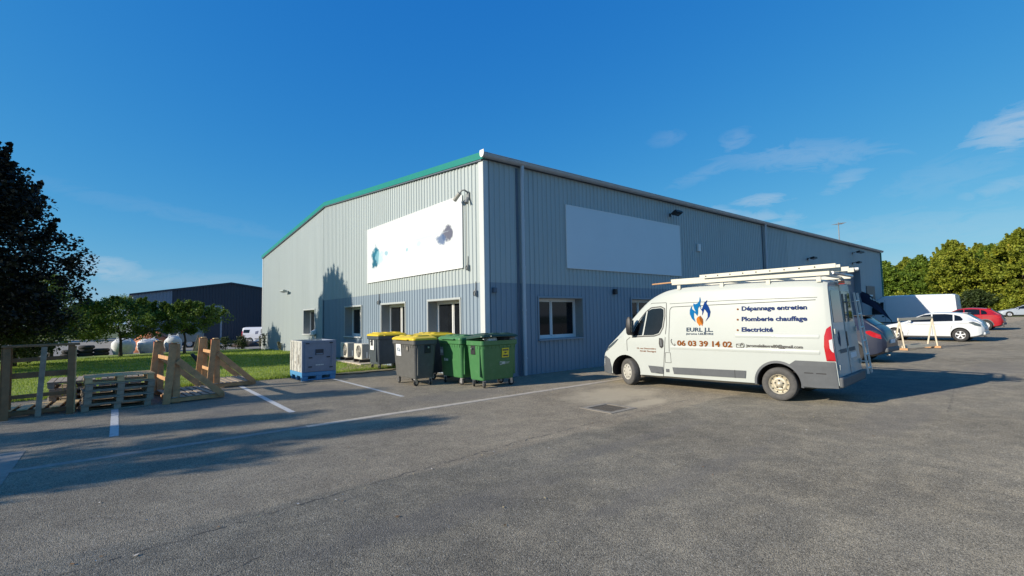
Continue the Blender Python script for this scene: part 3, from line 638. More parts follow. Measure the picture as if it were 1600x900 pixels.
for k in range(5): MB().box(-.11+.05*k, -.075+.05*k, -d/2-.007, -d/2-.001, .455, .485).build('printed_mark', M['st_ink_w'], fw_)
for y in (-.45, -.12, .25, .5): MB().box(-w/2-.014, -w/2-.001, y-.04, y+.04, .27, h-.05).build('rib', M['pbox_l'], lw_)
for y, z, dy, dz in ((-.30, .66, .06, .14), (.05, .55, .09, .03), (.35, .8, .05, .2)): MB().box(-w/2-.018, -w/2-.015, y-dy, y+dy, z-dz, z+dz).build('torn_label', mat('torn_paper', (.40,.38,.33), .9, 0, .4, 20), lw_)
MB().box(.02, .48, -.58, .42, h-.14, h-.12).build('liner_sheet', M['st_white'], pb)

# ------------------------------------------------------------------ outdoor units
M['ac'] = mat('beige_unit', (.60,.56,.48), .5, 0, .06, 5, dirt=((.42,.39,.33), 8, .62)); M['acg'] = mat('unit_side_grey', (.30,.30,.29), .5)
def ac(y, label):
    t = thing('outdoor_unit', label, 'air conditioner', (-.52, y, 0), 0, 'heat pump units along the gable')
    MB().box(-.17, .17, -.42, .42, .20, .84).build('casing', M['ac'], t, bevel=.015)
    g_ = MB().lathe([(.0, 0), (.23, 0), (.25, .012), (.25, .0)], 24, lambda p, q, r: (-.175-q, -.10+p, .53+r)).build('fan_grille', M['black'], t)
    for k in range(5): MB().lathe([(.05+.045*k, .0), (.056+.045*k, .012), (.062+.045*k, 0)], 20, lambda p, q, r: (-.178-q, -.10+p, .53+r)).build('grille_ring', M['ac'], g_)
    for k in range(4):
        a = math.pi*k/4; MB().bar((-.192, -.10+.25*math.cos(a), .53+.25*math.sin(a)), (-.192, -.10-.25*math.cos(a), .53-.25*math.sin(a)), .008, .008).build('grille_spoke', M['ac'], g_)
    MB().box(-.14, .14, -.432, -.421, .24, .80).build('side_panel', M['acg'], t)
    MB().box(.02, .07, -.452, -.433, .26, .5).build('valve_cover', M['white'], t)
    for yy in (-.3, .3): MB().box(-.22, .22, yy-.05, yy+.05, .02, .199).build('foot', M['black'], t)
ac(8.15, 'beige outdoor heat pump unit nearest the slate-blue bin'); ac(9.75, 'beige outdoor heat pump unit beside the pallet box')
MB_ = MB().box(-.95, -.10, 7.2, 10.6, .0, .075); struct(MB_.build('unit_plinth', M['concrete'], bevel=.01))

# ------------------------------------------------------------------ pallets and timber stillages
def meshbox(name, sx, sy, sz, m): return MB().box(-sx/2, sx/2, -sy/2, sy/2, -sz/2, sz/2).mesh(name, m)
def pallet_set(m):
    return dict(top=meshbox('deck_board', 1.2, .10, .02, m), str_=meshbox('cross_board', .12, .8, .02, m), blk=meshbox('block', .12, .12, .08, m), bot=meshbox('bottom_board', 1.2, .10, .02, m))
PS = {'old': pallet_set(M['wood_old']), 'new': pallet_set(M['wood_pale']), 'pine': pallet_set(M['wood'])}
def pallet(label, loc, rotz, kind, group='stacked pallets', nt=7, tilt=(0, 0)):
    t = thing('pallet', label, 'pallet', loc, rotz, group); t.rotation_euler.x, t.rotation_euler.y = tilt; S = PS[kind]
    for i in range(nt):
        y = -.35+.70*i/(nt-1); link('deck_board', S['top'], t, (rnd.uniform(-.006,.006), y+rnd.uniform(-.006,.006), .134), rnd.uniform(-.012,.012))
    for x in (-.53, 0, .53): link('cross_board', S['str_'], t, (x, 0, .113))
    for x in (-.53, 0, .53):
        for y in (-.33, 0, .33): link('block', S['blk'], t, (x, y, .062))
    for y in (-.33, 0, .33): link('bottom_board', S['bot'], t, (0, y, .0115))
    return t
LB = ['lowest', 'second from the ground', 'third from the ground', 'fourth from the ground']
for k in range(4): pallet('grey weathered pallet, %s in the front stack' % LB[k], (-8.46+rnd.uniform(-.04,.04), 2.42+rnd.uniform(-.04,.04), .001+.145*k), R(5)+rnd.uniform(-.05,.05), 'old')
t_ = pallet('pale new pallet lying on top of the front stack', (-8.44, 2.44, .585), R(4), 'new', nt=5)
for k in range(3): pallet('grey weathered pallet, %s in the left rear stack' % LB[k], (-9.30+rnd.uniform(-.03,.03), 3.75+rnd.uniform(-.03,.03), .001+.145*k), R(92)+rnd.uniform(-.04,.04), 'old', 'pallets stacked behind')
pallet('grey pallet lying topmost of the left rear stack', (-9.28, 3.75, .44), R(90), 'old', 'pallets stacked behind', 7)
for k in range(3): pallet('grey weathered pallet, %s in the right rear stack' % LB[k], (-8.38+rnd.uniform(-.03,.03), 3.85+rnd.uniform(-.03,.03), .001+.145*k), R(88)+rnd.uniform(-.04,.04), 'old', 'pallets stacked behind')
pallet('grey pallet lying topmost of the right rear stack', (-8.36, 3.86, .44), R(90), 'old', 'pallets stacked behind', 7)

def plank(t, nm, a, b_, w, th, m, upv=(0,0,1)): return MB().bar(a, b_, w, th, upv).build(nm, m, t, bevel=.004)
# upright ladder-like crate at the left edge
t = thing('timber_crate', 'upright open timber crate with slatted floor at the far left', 'crate', (-10.2, 2.0, 0), R(3))
for x, m in ((.03, M['wood_dk']), (.97, M['wood_dk'])):
    plank(t, 'front_post', (x, 0, .0), (x, .02, 1.42), .11, .03, m, (0,1,0)); plank(t, 'rear_post', (x+.02, .30, .02), (x+.02, .14, 1.40), .10, .03, M['wood_dk'], (0,1,0))
    plank(t, 'side_post', (x + (.07 if x > .5 else -.07), .05, .02), (x + (.07 if x > .5 else -.07), .10, 1.40), .09, .025, M['wood_pale'] if x > .5 else M['wood_dk'], (1,0,0))
plank(t, 'middle_slat', (.50, -.03, .02), (.56, -.005, 1.41), .09, .024, M['wood_old'], (0,1,0))
for z, m in ((.42, M['wood_dk']), (.84, M['wood_dk']), (1.15, M['wood_dk'])): plank(t, 'rail', (-.03, .16, z), (1.03, .16, z+.02), .11 if z == .84 else .08, .025, m, (0,1,0))
plank(t, 'top_rail', (-.05, .06, 1.44), (1.10, .06, 1.445), .17, .045, M['wood_dk'])
for k in range(5): plank(t, 'floor_board', (.02+.24*k, .18, .155), (.12+.24*k, 1.10, .165), .16, .022, M['wood_pale'])
for y in (.25, .65, 1.02): plank(t, 'bearer', (-.02, y, .09), (1.08, y, .095), .09, .08, M['wood_dk'])
# two L-shaped stillages
def stillage(label, loc, rotz, n_len=2.0):
    t = thing('glass_stillage', label, 'stillage', loc, rotz, 'timber stillages on the parking bays')
    for k, y in enumerate((0.0, n_len)):
        plank(t, 'upright_plank', (-.10, y, .0), (.02, y+.02, 1.36), .15, .03, M['wood'], (0,1,0))
        plank(t, 'upright_plank', (.10, y+.05, .0), (.08, y+.06, 1.36), .15, .035, M['wood'], (0,1,0))
        plank(t, 'upright_post', (-.02, y+.12, .10), (.05, y+.12, 1.38), .10, .09, M['wood'], (0,1,0))
        plank(t, 'brace', (.10, y-.03, .98), (1.02, y-.03, .10), .14, .028, M['wood'], (0,1,0))
        MB().box(.0, .12, y-.02, y+.20, 1.382, 1.40).build('end_cap', M['wood_pale'], t)
        MB().box(-.06, .02, y+.03, y+.09, 1.20, 1.38).build('red_paint_mark', mat('red_mark', (.40,.09,.05), .7), t)
    for k in range(3): plank(t, 'bearer', (-.05, .05+k*n_len*.46, .075), (1.08, .05+k*n_len*.46, .075), .10, .09, M['wood'])
    for k in range(7): plank(t, 'floor_board', (.06+.155*k, -.02, .135), (.06+.155*k, n_len*.98, .135), .115, .022, M['wood_old'])
    for z in (.5, 1.0): plank(t, 'back_rail', (.0+.04*z, .05, z), (.0+.04*z, n_len+.05, z), .09, .025, M['wood'], (1,0,0))
    return t
stillage('timber stillage with long diagonal brace beside the pallet stack', (-7.50, 1.95, 0), R(6), 1.9)
stillage('timber stillage with diagonal brace further back on the lawn edge', (-6.40, 4.10, 0), R(3), 1.7)

# ------------------------------------------------------------------ vehicles
def pchip(xs, ys, q):
    xs, ys, q = np.asarray(xs, float), np.asarray(ys, float), np.asarray(q, float)
    h = np.diff(xs); dl = np.diff(ys)/h; m = np.zeros(len(xs)); m[0], m[-1] = dl[0], dl[-1]
    for i in range(1, len(xs)-1):
        if dl[i-1]*dl[i] > 0: w1, w2 = 2*h[i]+h[i-1], h[i]+2*h[i-1]; m[i] = (w1+w2)/(w1/dl[i-1]+w2/dl[i])
    k = np.clip(np.searchsorted(xs, q)-1, 0, len(xs)-2); t = (q-xs[k])/h[k]
    return (2*t**3-3*t**2+1)*ys[k] + (t**3-2*t**2+t)*h[k]*m[k] + (-2*t**3+3*t**2)*ys[k+1] + (t**3-t**2)*h[k]*m[k+1]
class Body:
    """Side profile table rows: x (forward), zb, zbelt, zroof, half-width low, belt, roof, roof radius."""
    def __init__(s, rows, n=46, shear=None):
        r = np.array(sorted(rows)); s.r = r; s.shear = shear or (lambda x, z: 0.)
        base = set(np.linspace(r[0,0], r[-1,0], n)) | set(r[:,0]); s.xs = np.array(sorted(base))
    def at(s, x): return [float(pchip(s.r[:,0], s.r[:,k], [x])[0]) for k in range(1, 8)]
    def half(s, x):
        zb, zl, zr, wl, wb, wr, rr = s.at(x); zr = max(zr, zl+.02); rr = min(rr, (zr-zl)*.8)
        return [(0, zb), (wl*.86, zb), (wl*.985, zb+.06), (wl*1.005, zb+.45*(zl-zb)), (wb*1.008, zb+.8*(zl-zb)), (wb, zl), ((wb*.45+wr*.55), zl+.55*(zr-rr-zl)), (wr, zr-rr), (wr-.12*rr, zr-.55*rr), (wr-.5*rr, zr-.14*rr), (wr*.5, zr+.018), (0, zr+.025)]
    def y(s, x, z):
        h = s.half(x)[2:10]; zz = [p[1] for p in h]; return float(np.interp(z, zz, [p[0] for p in h]))
    def ztop(s, x, y):
        h = s.half(x)[7:]; ys = [p[0] for p in reversed(h)]; return float(np.interp(abs(y), ys, [p[1] for p in reversed(h)]))
    def mesh(s, name, mats, arches=(), wells=None):
        b = MB(); rings = []
        for x in s.xs:
            h = s.half(x); full = [(y, z) for y, z in h] + [(-y, z) for y, z in reversed(h[1:-1])]
            rings.append([(x + s.shear(x, z), y, z) for y, z in full])
        b.loft(rings); me = b.mesh(name, mats, smooth=True, sharp=38)
        if not arches: return me
        o = bpy.data.objects.new('tmp', me); COL.objects.link(o); cs = []
        for (x, z, r, yin) in arches:
            for sg in (1, -1):
                c = MB(); c.lathe([(0, yin), (r, yin), (r, 1.6), (0, 1.6)], 28, lambda p, q, w, x=x, z=z, sg=sg: (x+p, sg*q, z+w)); cm = c.mesh('cut', wells, smooth=True)
                co = bpy.data.objects.new('cut', cm); COL.objects.link(co); cs.append(co)
                md = o.modifiers.new('b', 'BOOLEAN'); md.operation = 'DIFFERENCE'; md.object = co; md.solver = 'EXACT'; md.material_mode = 'TRANSFER'
        dg = bpy.context.evaluated_depsgraph_get(); dg.update(); m2 = bpy.data.meshes.new_from_object(o.evaluated_get(dg)); m2.name = name
        for c in cs: bpy.data.objects.remove(c)
        bpy.data.objects.remove(o)
        bm = bmesh.new(); bm.from_mesh(m2)
        for f in bm.faces: f.smooth = True
        for e in bm.edges: e.smooth = not (len(e.link_faces) == 2 and e.calc_face_angle(0) > R(30))
        bm.to_mesh(m2); bm.free(); return m2
    def patch(s, nm, pts, m, parent, off=.006, side=1, n=3):      # outline (x,z) laid on the flank
        P = []
        for (x0, z0), (x1, z1) in zip(pts, pts[1:]+pts[:1]):
            for k in range(n): t = k/n; P.append((x0+(x1-x0)*t, z0+(z1-z0)*t))
        b = MB(); b.poly(P, lambda x, z: (x, 0, z)); me = b.mesh(nm, m); bm = bmesh.new(); bm.from_mesh(me)
        for _ in range(2):
            lg = [e for e in bm.edges if e.calc_length() > .12]
            if lg: bmesh.ops.subdivide_edges(bm, edges=lg, cuts=2, use_grid_fill=True); bmesh.ops.triangulate(bm, faces=[f for f in bm.faces if len(f.verts) > 3])
        for v in bm.verts: x, z = v.co.x, v.co.z; v.co = (x + s.shear(x, z), side*(s.y(x, z)+off), z)
        for f in bm.faces: f.smooth = True
        bm.to_mesh(me); bm.free(); return link(nm, me, parent)
    def line(s, nm, pts, w, m, parent, off=.003, side=1):
        b = MB()
        for (x0, z0), (x1, z1) in zip(pts, pts[1:]):
            L = math.hypot(x1-x0, z1-z0)+1e-9; nx, nz = -(z1-z0)/L*w/2, (x1-x0)/L*w/2; n = max(1, int(L/.2))
            for k in range(n):
                q = [(x0+(x1-x0)*t, z0+(z1-z0)*t) for t in (k/n, (k+1)/n)]
                c = [(q[0][0]-nx, q[0][1]-nz), (q[1][0]-nx, q[1][1]-nz), (q[1][0]+nx, q[1][1]+nz), (q[0][0]+nx, q[0][1]+nz)]
                b.face([(x + s.shear(x, z), side*(s.y(x, z)+off), z) for x, z in c])
        return b.build(nm, m, parent)
    def top_patch(s, nm, x0, x1, w0, w1, m, parent, off=.008, n=6):
        b = MB(); rows = []
        for i in range(n+1):
            x = x0+(x1-x0)*i/n; w = w0+(w1-w0)*i/n; rows.append([(x, w*(2*j/6-1), s.ztop(x, w*(2*j/6-1))+off) for j in range(7)])
        b.loft(rows, cap=False, closed=False); return b.build(nm, m, parent, smooth=True)
def road_wheel(parent, x, y, r, w, side, rim_m, style, steer=0, tm=None):
    c, s_ = math.cos(steer), math.sin(steer)
    T = lambda p, q, z: (x + p*c - q*side*s_, y + p*s_ + q*side*c, r+z)        # q outward
    ri = r*.60
    wh_ = MB().lathe([(ri*.95, -w), (r*.93, -w), (r*.985, -w*.85), (r, -w*.6), (r, -w*.2), (r*.985, -.02), (r*.95, 0), (r*.80, .006), (ri*1.02, -.004), (ri*.97, -.03)], 36, T).build('wheel', tm or M['rubber'], parent, smooth=True, sharp=60)
    if style == 'steel':
        prof = [(ri*1.0, -.012), (ri*.97, .0), (ri*.92, -.004), (ri*.88, -.045), (ri*.74, -.055), (ri*.66, -.03), (ri*.50, -.022), (ri*.40, -.03), (ri*.30, -.012), (ri*.22, .012), (0, .018)]
        rm = MB().lathe(prof, 36, T).build('rim', rim_m, wh_, smooth=True, sharp=60)
        for k in range(10):
            a = 2*math.pi*k/10; MB().lathe([(ri*.062, -.050), (ri*.062, -.030), (0, -.029)], 10, lambda p, q, z, a=a: T(p*1.0+ri*.80*math.cos(a), q, z+ri*.80*math.sin(a))).build('slot', M['black'], wh_)
        for k in range(5):
            a = 2*math.pi*k/5+.3; MB().lathe([(.014, -.03), (.014, .004), (0, .005)], 8, lambda p, q, z, a=a: T(p+ri*.38*math.cos(a), q, z+ri*.38*math.sin(a))).build('bolt', M['black'], wh_)
    elif style == 'cover':
        rm = MB().lathe([(ri*1.02, -.01), (ri*.98, .004), (ri*.85, -.006), (ri*.6, .008), (ri*.3, .02), (0, .024)], 30, T).build('rim', rim_m, wh_, smooth=True)
        for k in range(9):
            a = 2*math.pi*k/9; MB().lathe([(ri*.085, -.006), (ri*.07, .012), (0, .013)], 8, lambda p, q, z, a=a: T(p*1.0+ri*.72*math.cos(a), q, z+ri*.72*math.sin(a))).build('slot', M['black'], wh_)
    else:
        MB().lathe([(ri*1.0, -.09), (0, -.10)], 24, T).build('rim_well', M['black'], wh_)
        MB().lathe([(ri*1.01, -.012), (ri*1.0, .002), (ri*.93, -.004), (ri*.90, -.05)], 30, T).build('rim', rim_m, wh_, smooth=True)
        for k in range(5):
            a = 2*math.pi*k/5+.35; b = MB(); pr = []
            for rr_, hw in ((.10, .16), (.5, .13), (.94, .20)):
                for sg in (-1, 1): pr.append((ri*(rr_*math.cos(a)-sg*hw*math.sin(a)), ri*(rr_*math.sin(a)+sg*hw*math.cos(a))))
            b.loft([[T(p, dq, z) for p, z in (pr[0], pr[1], pr[3], pr[5], pr[4], pr[2])] for dq in (-.035, -.006)]); b.build('spoke', rim_m, wh_)
        MB().lathe([(ri*.2, -.03), (ri*.18, .0), (0, .004)], 16, T).build('hub_cap', rim_m, wh_)
    return wh_
def paint(name, col, rough=.28, var=.02, dirt=None): return mat(name, col, rough+.1, 0, var, 3, coat=.5, dirt=dirt, spec=.2)
M['carglass'] = glassy('car_glass', (.008,.010,.012), .03)
M['chrome'] = mat('chrome', (.7,.7,.7), .12, 1.0, .03)
M['redlens'] = mat('red_tail_lens', (.42,.012,.018), .15, 0, .1, 8, coat=.5)
M['clearlens'] = mat('clear_lens', (.55,.57,.58), .12, 0, .1, 8)
M['darklens'] = mat('headlamp_glass', (.07,.09,.10), .1)
M['seam'] = mat('panel_gap', (.06,.06,.058), .8)
M['cladding_p'] = mat('grey_bumper_plastic', (.085,.092,.10), .6, 0, .1, 5)
M['vanwhite'] = mat('van_white_paint', (.45,.475,.445), .42, 0, .02, 1.2, spec=.2, coat=.35, dirt=((.43,.43,.38), 1.1, .60))

# text as solid mesh
def text_mesh(s, bold=0.):
    c = bpy.data.curves.new('t', 'FONT'); c.body = s; c.size = 1; c.offset = bold; c.resolution_u = 3
    o = bpy.data.objects.new('t', c); COL.objects.link(o); dg = bpy.context.evaluated_depsgraph_get(); dg.update()
    me = bpy.data.meshes.new_from_object(o.evaluated_get(dg)); v = np.array([tuple(p.co) for p in me.vertices]); f = [tuple(p.vertices) for p in me.polygons]
    bpy.data.objects.remove(o); bpy.data.curves.remove(c); return v, f
def lettering(body, nm, s, a0, a1, z0, zcap, m, parent, bold=.012, off=.008, rise=0.):
    v, f = text_mesh(s, bold); v = v.copy(); x0, x1 = v[:,0].min(), v[:,0].max(); capz = .69
    sx, sz = (a1-a0)/(x1-x0), (zcap-z0)/capz; iv = sorted((v[list(t_), 0].min(), v[list(t_), 0].max()) for t_ in f); cuts = []; e_ = iv[0][1]
    for p0, p1 in iv:
        if p0 - e_ > .15: cuts.append((p0+e_)/2)
        e_ = max(e_, p1)
    for wd in range(len(cuts)+1):
        lo_, hi_ = ([-9] + cuts)[wd], (cuts + [99])[wd]; idx = {}; b = MB()
        for k, p in enumerate(v):
            if lo_ < p[0] <= hi_: a = a0+(p[0]-x0)*sx; z = z0+p[1]*sz + rise*(a-a0); idx[k] = len(b.v); b.v.append((-a, body.y(-a, z)+off, z))
        b.f = [tuple(idx[q] for q in t_) for t_ in f if t_[0] in idx]; b.mi = [0]*len(b.f); b.build(nm, m, parent)

# --- the white trade van (x = -a, a measured backwards from the front axle)
van_rot = math.atan2(.997, -.073)
van = thing('delivery_van', 'white high-roof trade van with flame logo, lettering and roof rack', 'van', (1.95+.99, -3.74+.07, 0), van_rot)
V = [(.95,.36,.54,.64,.68,.64,.56,.05), (.92,.27,.70,.86,.88,.86,.76,.07), (.82,.24,.84,.99,.95,.93,.84,.08), (.66,.22,.98,1.11,.985,.975,.88,.08), (.50,.22,1.10,1.24,1.0,.985,.90,.08), (.34,.22,1.20,1.39,1.005,.99,.90,.09), (.18,.23,1.27,1.56,1.008,1.0,.89,.10), (.03,.23,1.30,1.72,1.01,1.005,.88,.11),
     (-.22,.24,1.31,1.97,1.01,1.01,.87,.12), (-.50,.25,1.32,2.21,1.01,1.01,.87,.14), (-.75,.25,1.32,2.35,1.01,1.01,.875,.16), (-1.05,.26,1.32,2.455,1.01,1.01,.88,.17), (-1.40,.26,1.32,2.50,1.01,1.01,.885,.17),
     (-1.9,.26,1.32,2.515,1.01,1.01,.89,.17), (-3.0,.27,1.32,2.52,1.01,1.01,.89,.17), (-4.1,.30,1.32,2.50,1.01,1.01,.885,.17), (-4.50,.33,1.32,2.47,1.0,1.0,.875,.17), (-4.60,.35,1.30,2.44,.985,.985,.86,.16)]
VB = Body(V, 60, shear=lambda x, z: (max(0, min(1, (-x-4.2)/.4)))*(z-.9)*.075)
FA, RA, WR = .15, -3.56, .345
link('body', VB.mesh('body', [M['vanwhite'], M['black']], [(FA, .36, .435, .55), (RA, .36, .430, .55)], M['black']), van)
body_v = [o for o in van.children if o.name.startswith('body')][0]
M['vanrim'] = mat('rusty_steel_rim', (.50,.45,.34), .5, .3, .2, 20, dirt=((.24,.15,.08), 16, .58)); M['vanrim_f'] = mat('grey_wheel_trim', (.52,.50,.44), .45, .2, .15, 15)
M['dusty_rubber'] = mat('dusty_tyre', (.085,.082,.078), .9, 0, .2, 12, bump=.2)
for x, st, sty, rm in ((FA, R(-27), 'cover', M['vanrim_f']), (RA, 0, 'steel', M['vanrim'])):
    for sd in (1, -1): road_wheel(van, x, sd*(.985 if st == 0 else .93), WR, .215, sd, rm, sty, st, M['dusty_rubber'])
P = lambda *pts: [(-a, z) for a, z in pts]
# cab door glass, quarter, seams
VB.patch('side_window', P((.50,1.93),(.62,1.985),(.88,2.0),(.955,1.965),(.965,1.80),(.93,1.52),(.84,1.37),(.70,1.325),(.42,1.315)), M['carglass'], van, .005)
VB.patch('quarter_window', P((.10,1.29),(.38,1.315),(.455,1.90),(.32,1.74),(.15,1.50)), M['carglass'], van, .005)
VB.line('window_seal', P((.07,1.26),(.45,1.29),(.72,1.30),(.87,1.345),(.96,1.51),(1.0,1.80),(.985,1.985),(.88,2.035),(.60,2.015),(.44,1.91),(.28,1.73),(.12,1.51),(.07,1.30)), .028, M['black'], van, .004)
VB.line('window_divider', P((.40,1.31),(.485,1.925)), .035, M['vanwhite'], van, .010)
VB.line('door_seam', P((-.08,.90),(-.09,1.18),(.02,1.26)), .014, M['seam'], van)
VB.line('door_seam', P((1.03,2.12),(1.05,1.6),(1.0,1.0),(.93,.30)), .016, M['seam'], van)
VB.line('door_seam', P((.35,2.03),(.62,2.13),(1.03,2.13)), .012, M['seam'], van)
VB.line('sliding_door_seam', P((1.12,.92),(1.13,1.95),(1.17,2.01),(1.22,2.02),(4.32,2.08)), .014, M['seam'], van)
VB.line('roof_crease', P((1.12,2.10),(2.6,2.13),(4.36,2.13)), .010, M['seam'], van)
for z, a_ in ((1.345, 2.72), (1.03, 1.16)):
    b = MB(); rr_ = []
    for a in np.linspace(a_, 4.34, 30): rr_.append([(-a, VB.y(-a, z+dz)+o_, z+dz) for dz, o_ in ((-.045,.001), (-.015,.010), (.015,.010), (.045,.001))])
    b.loft(rr_, cap=False, closed=False); b.build('flank_swage', M['vanwhite'], van, smooth=True, sharp=80)
VB.patch('rub_strip', P((.53,.555),(.93,.545),(.93,.37),(.60,.38)), M['cladding_p'], van, .016)
VB.patch('rub_strip', P((1.19,.55),(2.92,.585),(2.90,.42),(1.22,.39)), M['cladding_p'], van, .016)
VB.line('strip_seam', P((2.68,.585),(2.68,.41)), .012, M['black'], van, .018)
VB.line('fuel_flap', P((1.02,.90),(1.15,.90),(1.16,.655),(1.0,.655),(1.02,.90)), .011, M['seam'], van)
VB.patch('step_pocket', P((1.01,.50),(1.10,.50),(1.10,.42),(1.01,.42)), M['cladding_p'], van, .006)
VB.patch('door_handle', P((.86,1.255),(.94,1.25),(.975,1.19),(.97,1.05),(.92,1.0),(.87,1.03),(.85,1.12)), M['black'], van, .010)
VB.patch('door_handle_cup', P((.885,1.22),(.93,1.21),(.945,1.06),(.90,1.05)), M['cladding_p'], van, .022)
# rear corner cladding, arch lip, tail lamps
arch_r = [(-RA + .46*math.cos(R(t)), .36+.46*math.sin(R(t))) for t in (10, 30, 50, 62)]
VB.patch('rear_bumper_corner', P(*( [(3.99, .33)] + arch_r[:] + [(3.90,.86), (4.585,.86), (4.585,.35)] )), M['cladding_p'], van, .016, n=4)
b = MB(); rr_ = []
for t in range(-6, 187, 8):
    a, z = -RA+.425*math.cos(R(t)), .36+.425*math.sin(R(t)); a2, z2 = -RA+.475*math.cos(R(t)), .36+.475*math.sin(R(t))
    rr_.append([(-a, VB.y(-a, max(z,.33))-.05, z), (-a, VB.y(-a, max(z,.33))+.02, z), (-a2, VB.y(-a2, max(z2,.33))+.012, z2)])
b.loft(rr_, cap=False, closed=False); b.build('arch_lip', M['cladding_p'], van, smooth=True)
for sd in (1, -1):
    VB.patch('tail_lamp', P((4.585,1.56),(4.50,1.50),(4.45,1.36),(4.43,1.15),(4.45,.875),(4.60,.875)), M['redlens'], van, .014, sd, 4)
    VB.patch('reversing_lens', P((4.59,1.30),(4.53,1.28),(4.53,1.12),(4.56,1.06),(4.59,1.04)), M['clearlens'], van, .019, sd)
VB.line('bumper_crease', P((4.05,.62),(4.42,.62)), .02, M['black'], van, .018)
# front end
for sd in (1, -1):
    VB.patch('headlamp', P((-.86,.92),(-.78,.86),(-.52,1.05),(-.36,1.20),(-.44,1.20),(-.66,1.06)), M['darklens'], van, .012, sd)
    VB.patch('front_bumper_side', P((-.935,.66),(-.82,.74),(-.66,.66),(-.60,.42),(-.62,.25),(-.91,.30)), M['cladding_p'], van, .014, sd)
b = MB(); rows_ = [[(.955 + dx, y*(1-.0*dx), z) for y in np.linspace(-.64, .64, 9)] for z, dx in ((.28, -.03), (.36, .015), (.50, .015), (.60, -.01))]; b.loft(rows_, cap=False, closed=False); b.build('front_bumper', M['cladding_p'], van, smooth=True)
VB.top_patch('windscreen', .08, -.92, .74, .74, M['carglass'], van, .012, 10)
# mirror
b = MB(); mx_, my_, mz_ = -.10, 1.02, 1.30
b.loft([rrect(.10, .06, .02, 0), rrect(.15, .13, .03, .05), rrect(.17, .15, .04, .22), rrect(.15, .13, .04, .40), rrect(.08, .07, .03, .47)])
mo = b.build('mirror', M['black'], van, smooth=True, sharp=50, loc=(mx_, my_+.13, mz_+.02)); MB().box(mx_-.05, mx_+.05, .97, my_+.10, mz_+.04, mz_+.12).build('mirror_arm', M['black'], van, bevel=.01)
MB().box(-.092, -.086, -.055, .055, .08, .38).build('mirror_glass', M['chrome'], mo)
# rear doors (face lies on the sheared rear cap)
def rear(y, z, off=.0): return (-4.60 + (z-.9)*.075 - off, y, z)
def rpatch(nm, pts, m, off=.006): return MB().poly(pts, lambda y, z: rear(y, z, off)).build(nm, m, van)
for sd in (1, -1):
    rpatch('rear_door', [(sd*.015,.50),(sd*.90,.52),(sd*.93,1.3),(sd*.83,2.30),(sd*.70,2.38),(sd*.015,2.40)], M['vanwhite'], .005)
    rpatch('rear_window', [(sd*.08,1.62),(sd*.78,1.62),(sd*.76,2.22),(sd*.70,2.27),(sd*.08,2.27)], M['carglass'], .011)
    rpatch('rear_plate_recess', [(sd*.10,1.0),(sd*.62,1.0),(sd*.62,1.08),(sd*.10,1.08)], M['cladding_p'], .010)
    for z in (.75, 1.45): MB().box(-4.635+(z-.9)*.075, -4.605+(z-.9)*.075, sd*.80, sd*.90, z-.05, z+.05).build('hinge', M['vanwhite'], van)
rpatch('door_seam', [(-.012,.5),(.012,.5),(.012,2.4),(-.012,2.4)], M['seam'], .008)
rpatch('door_handle', [(-.10,1.12),(-.02,1.12),(-.02,1.42),(-.10,1.42)], M['black'], .014)
rpatch('number_plate', [(-.66,.86),(-.14,.86),(-.14,.97),(-.66,.97)], M['st_white'], .010)
for y0, z0 in ((.28, 1.30), (.62, 1.30)): rpatch('door_pressing', [(y0-.12,z0-.25),(y0+.12,z0-.25),(y0+.12,z0-.235),(y0-.12,z0-.235)], M['seam'], .008)
MB().box(-4.70, -4.56, -.96, .96, .36, .56).build('rear_bumper', M['cladding_p'], van, bevel=.03)
MB().box(-4.66, -4.55, -.25, .25, 2.40, 2.47).build('high_brake_lamp', M['redlens'], van)
# livery
M['l_blue'] = mat('navy_vinyl', (.018,.035,.125), .75, spec=.08); M['l_orange'] = mat('copper_vinyl', (.22,.07,.012), .75, spec=.08); M['l_sky'] = mat('sky_blue_vinyl', (.003,.12,.30), .75, spec=.08); M['l_royal'] = mat('royal_blue_vinyl', (.003,.035,.17), .75, spec=.08); M['l_flame'] = mat('orange_vinyl', (.50,.16,.02), .75, spec=.08); M['l_grey'] = mat('grey_vinyl', (.10,.09,.08), .75, spec=.08); M['l_slate'] = mat('slate_vinyl', (.035,.06,.10), .75, spec=.08)
cv = lambda pts: P(*[(1.65+(px-275)*.002, 2.25-(py-100)*.001795) for px, py in pts])
VB.patch('flame_logo', cv([(350,437),(305,390),(278,330),(277,280),(290,240),(303,225),(303,260),(330,285),(352,300),(330,255),(320,215),(322,188),(345,202),(372,190),(392,160),(400,102),(412,150),(405,205),(420,250),(392,230),(380,262),(380,320),(372,355),(350,325),(330,312),(330,370)]), M['l_sky'], van, .009, n=1)
VB.patch('flame_logo', cv([(470,432),(497,372),(496,325),(470,285),(455,268),(446,310),(430,352),(432,300),(410,262),(392,232),(425,268),(442,222),(455,182),(490,150),(480,195),(508,240),(530,305),(520,365)]), M['l_royal'], van, .009, n=1)
VB.patch('flame_logo', cv([(402,492),(368,440),(362,395),(380,368),(400,358),(398,385),(412,420),(440,462),(432,490),(414,462)]), M['l_flame'], van, .009, n=1)
VB.patch('flame_logo', cv([(408,350),(440,398),(444,440),(438,470),(410,430),(400,390)]), M['l_orange'], van, .0095, n=1)
SP = 'lettering'
lettering(VB, SP, 'EURL J.L.', 1.58, 2.22, 1.425, 1.515, M['l_slate'], van, .02, .012)
lettering(VB, SP, 'Jerome LELIEVRE', 1.57, 2.23, 1.352, 1.392, M['l_slate'], van, .016, .012)
lettering(VB, SP, 'D\u00e9pannage entretien', 2.86, 4.14, 1.895, 1.985, M['l_blue'], van, .03, .012)
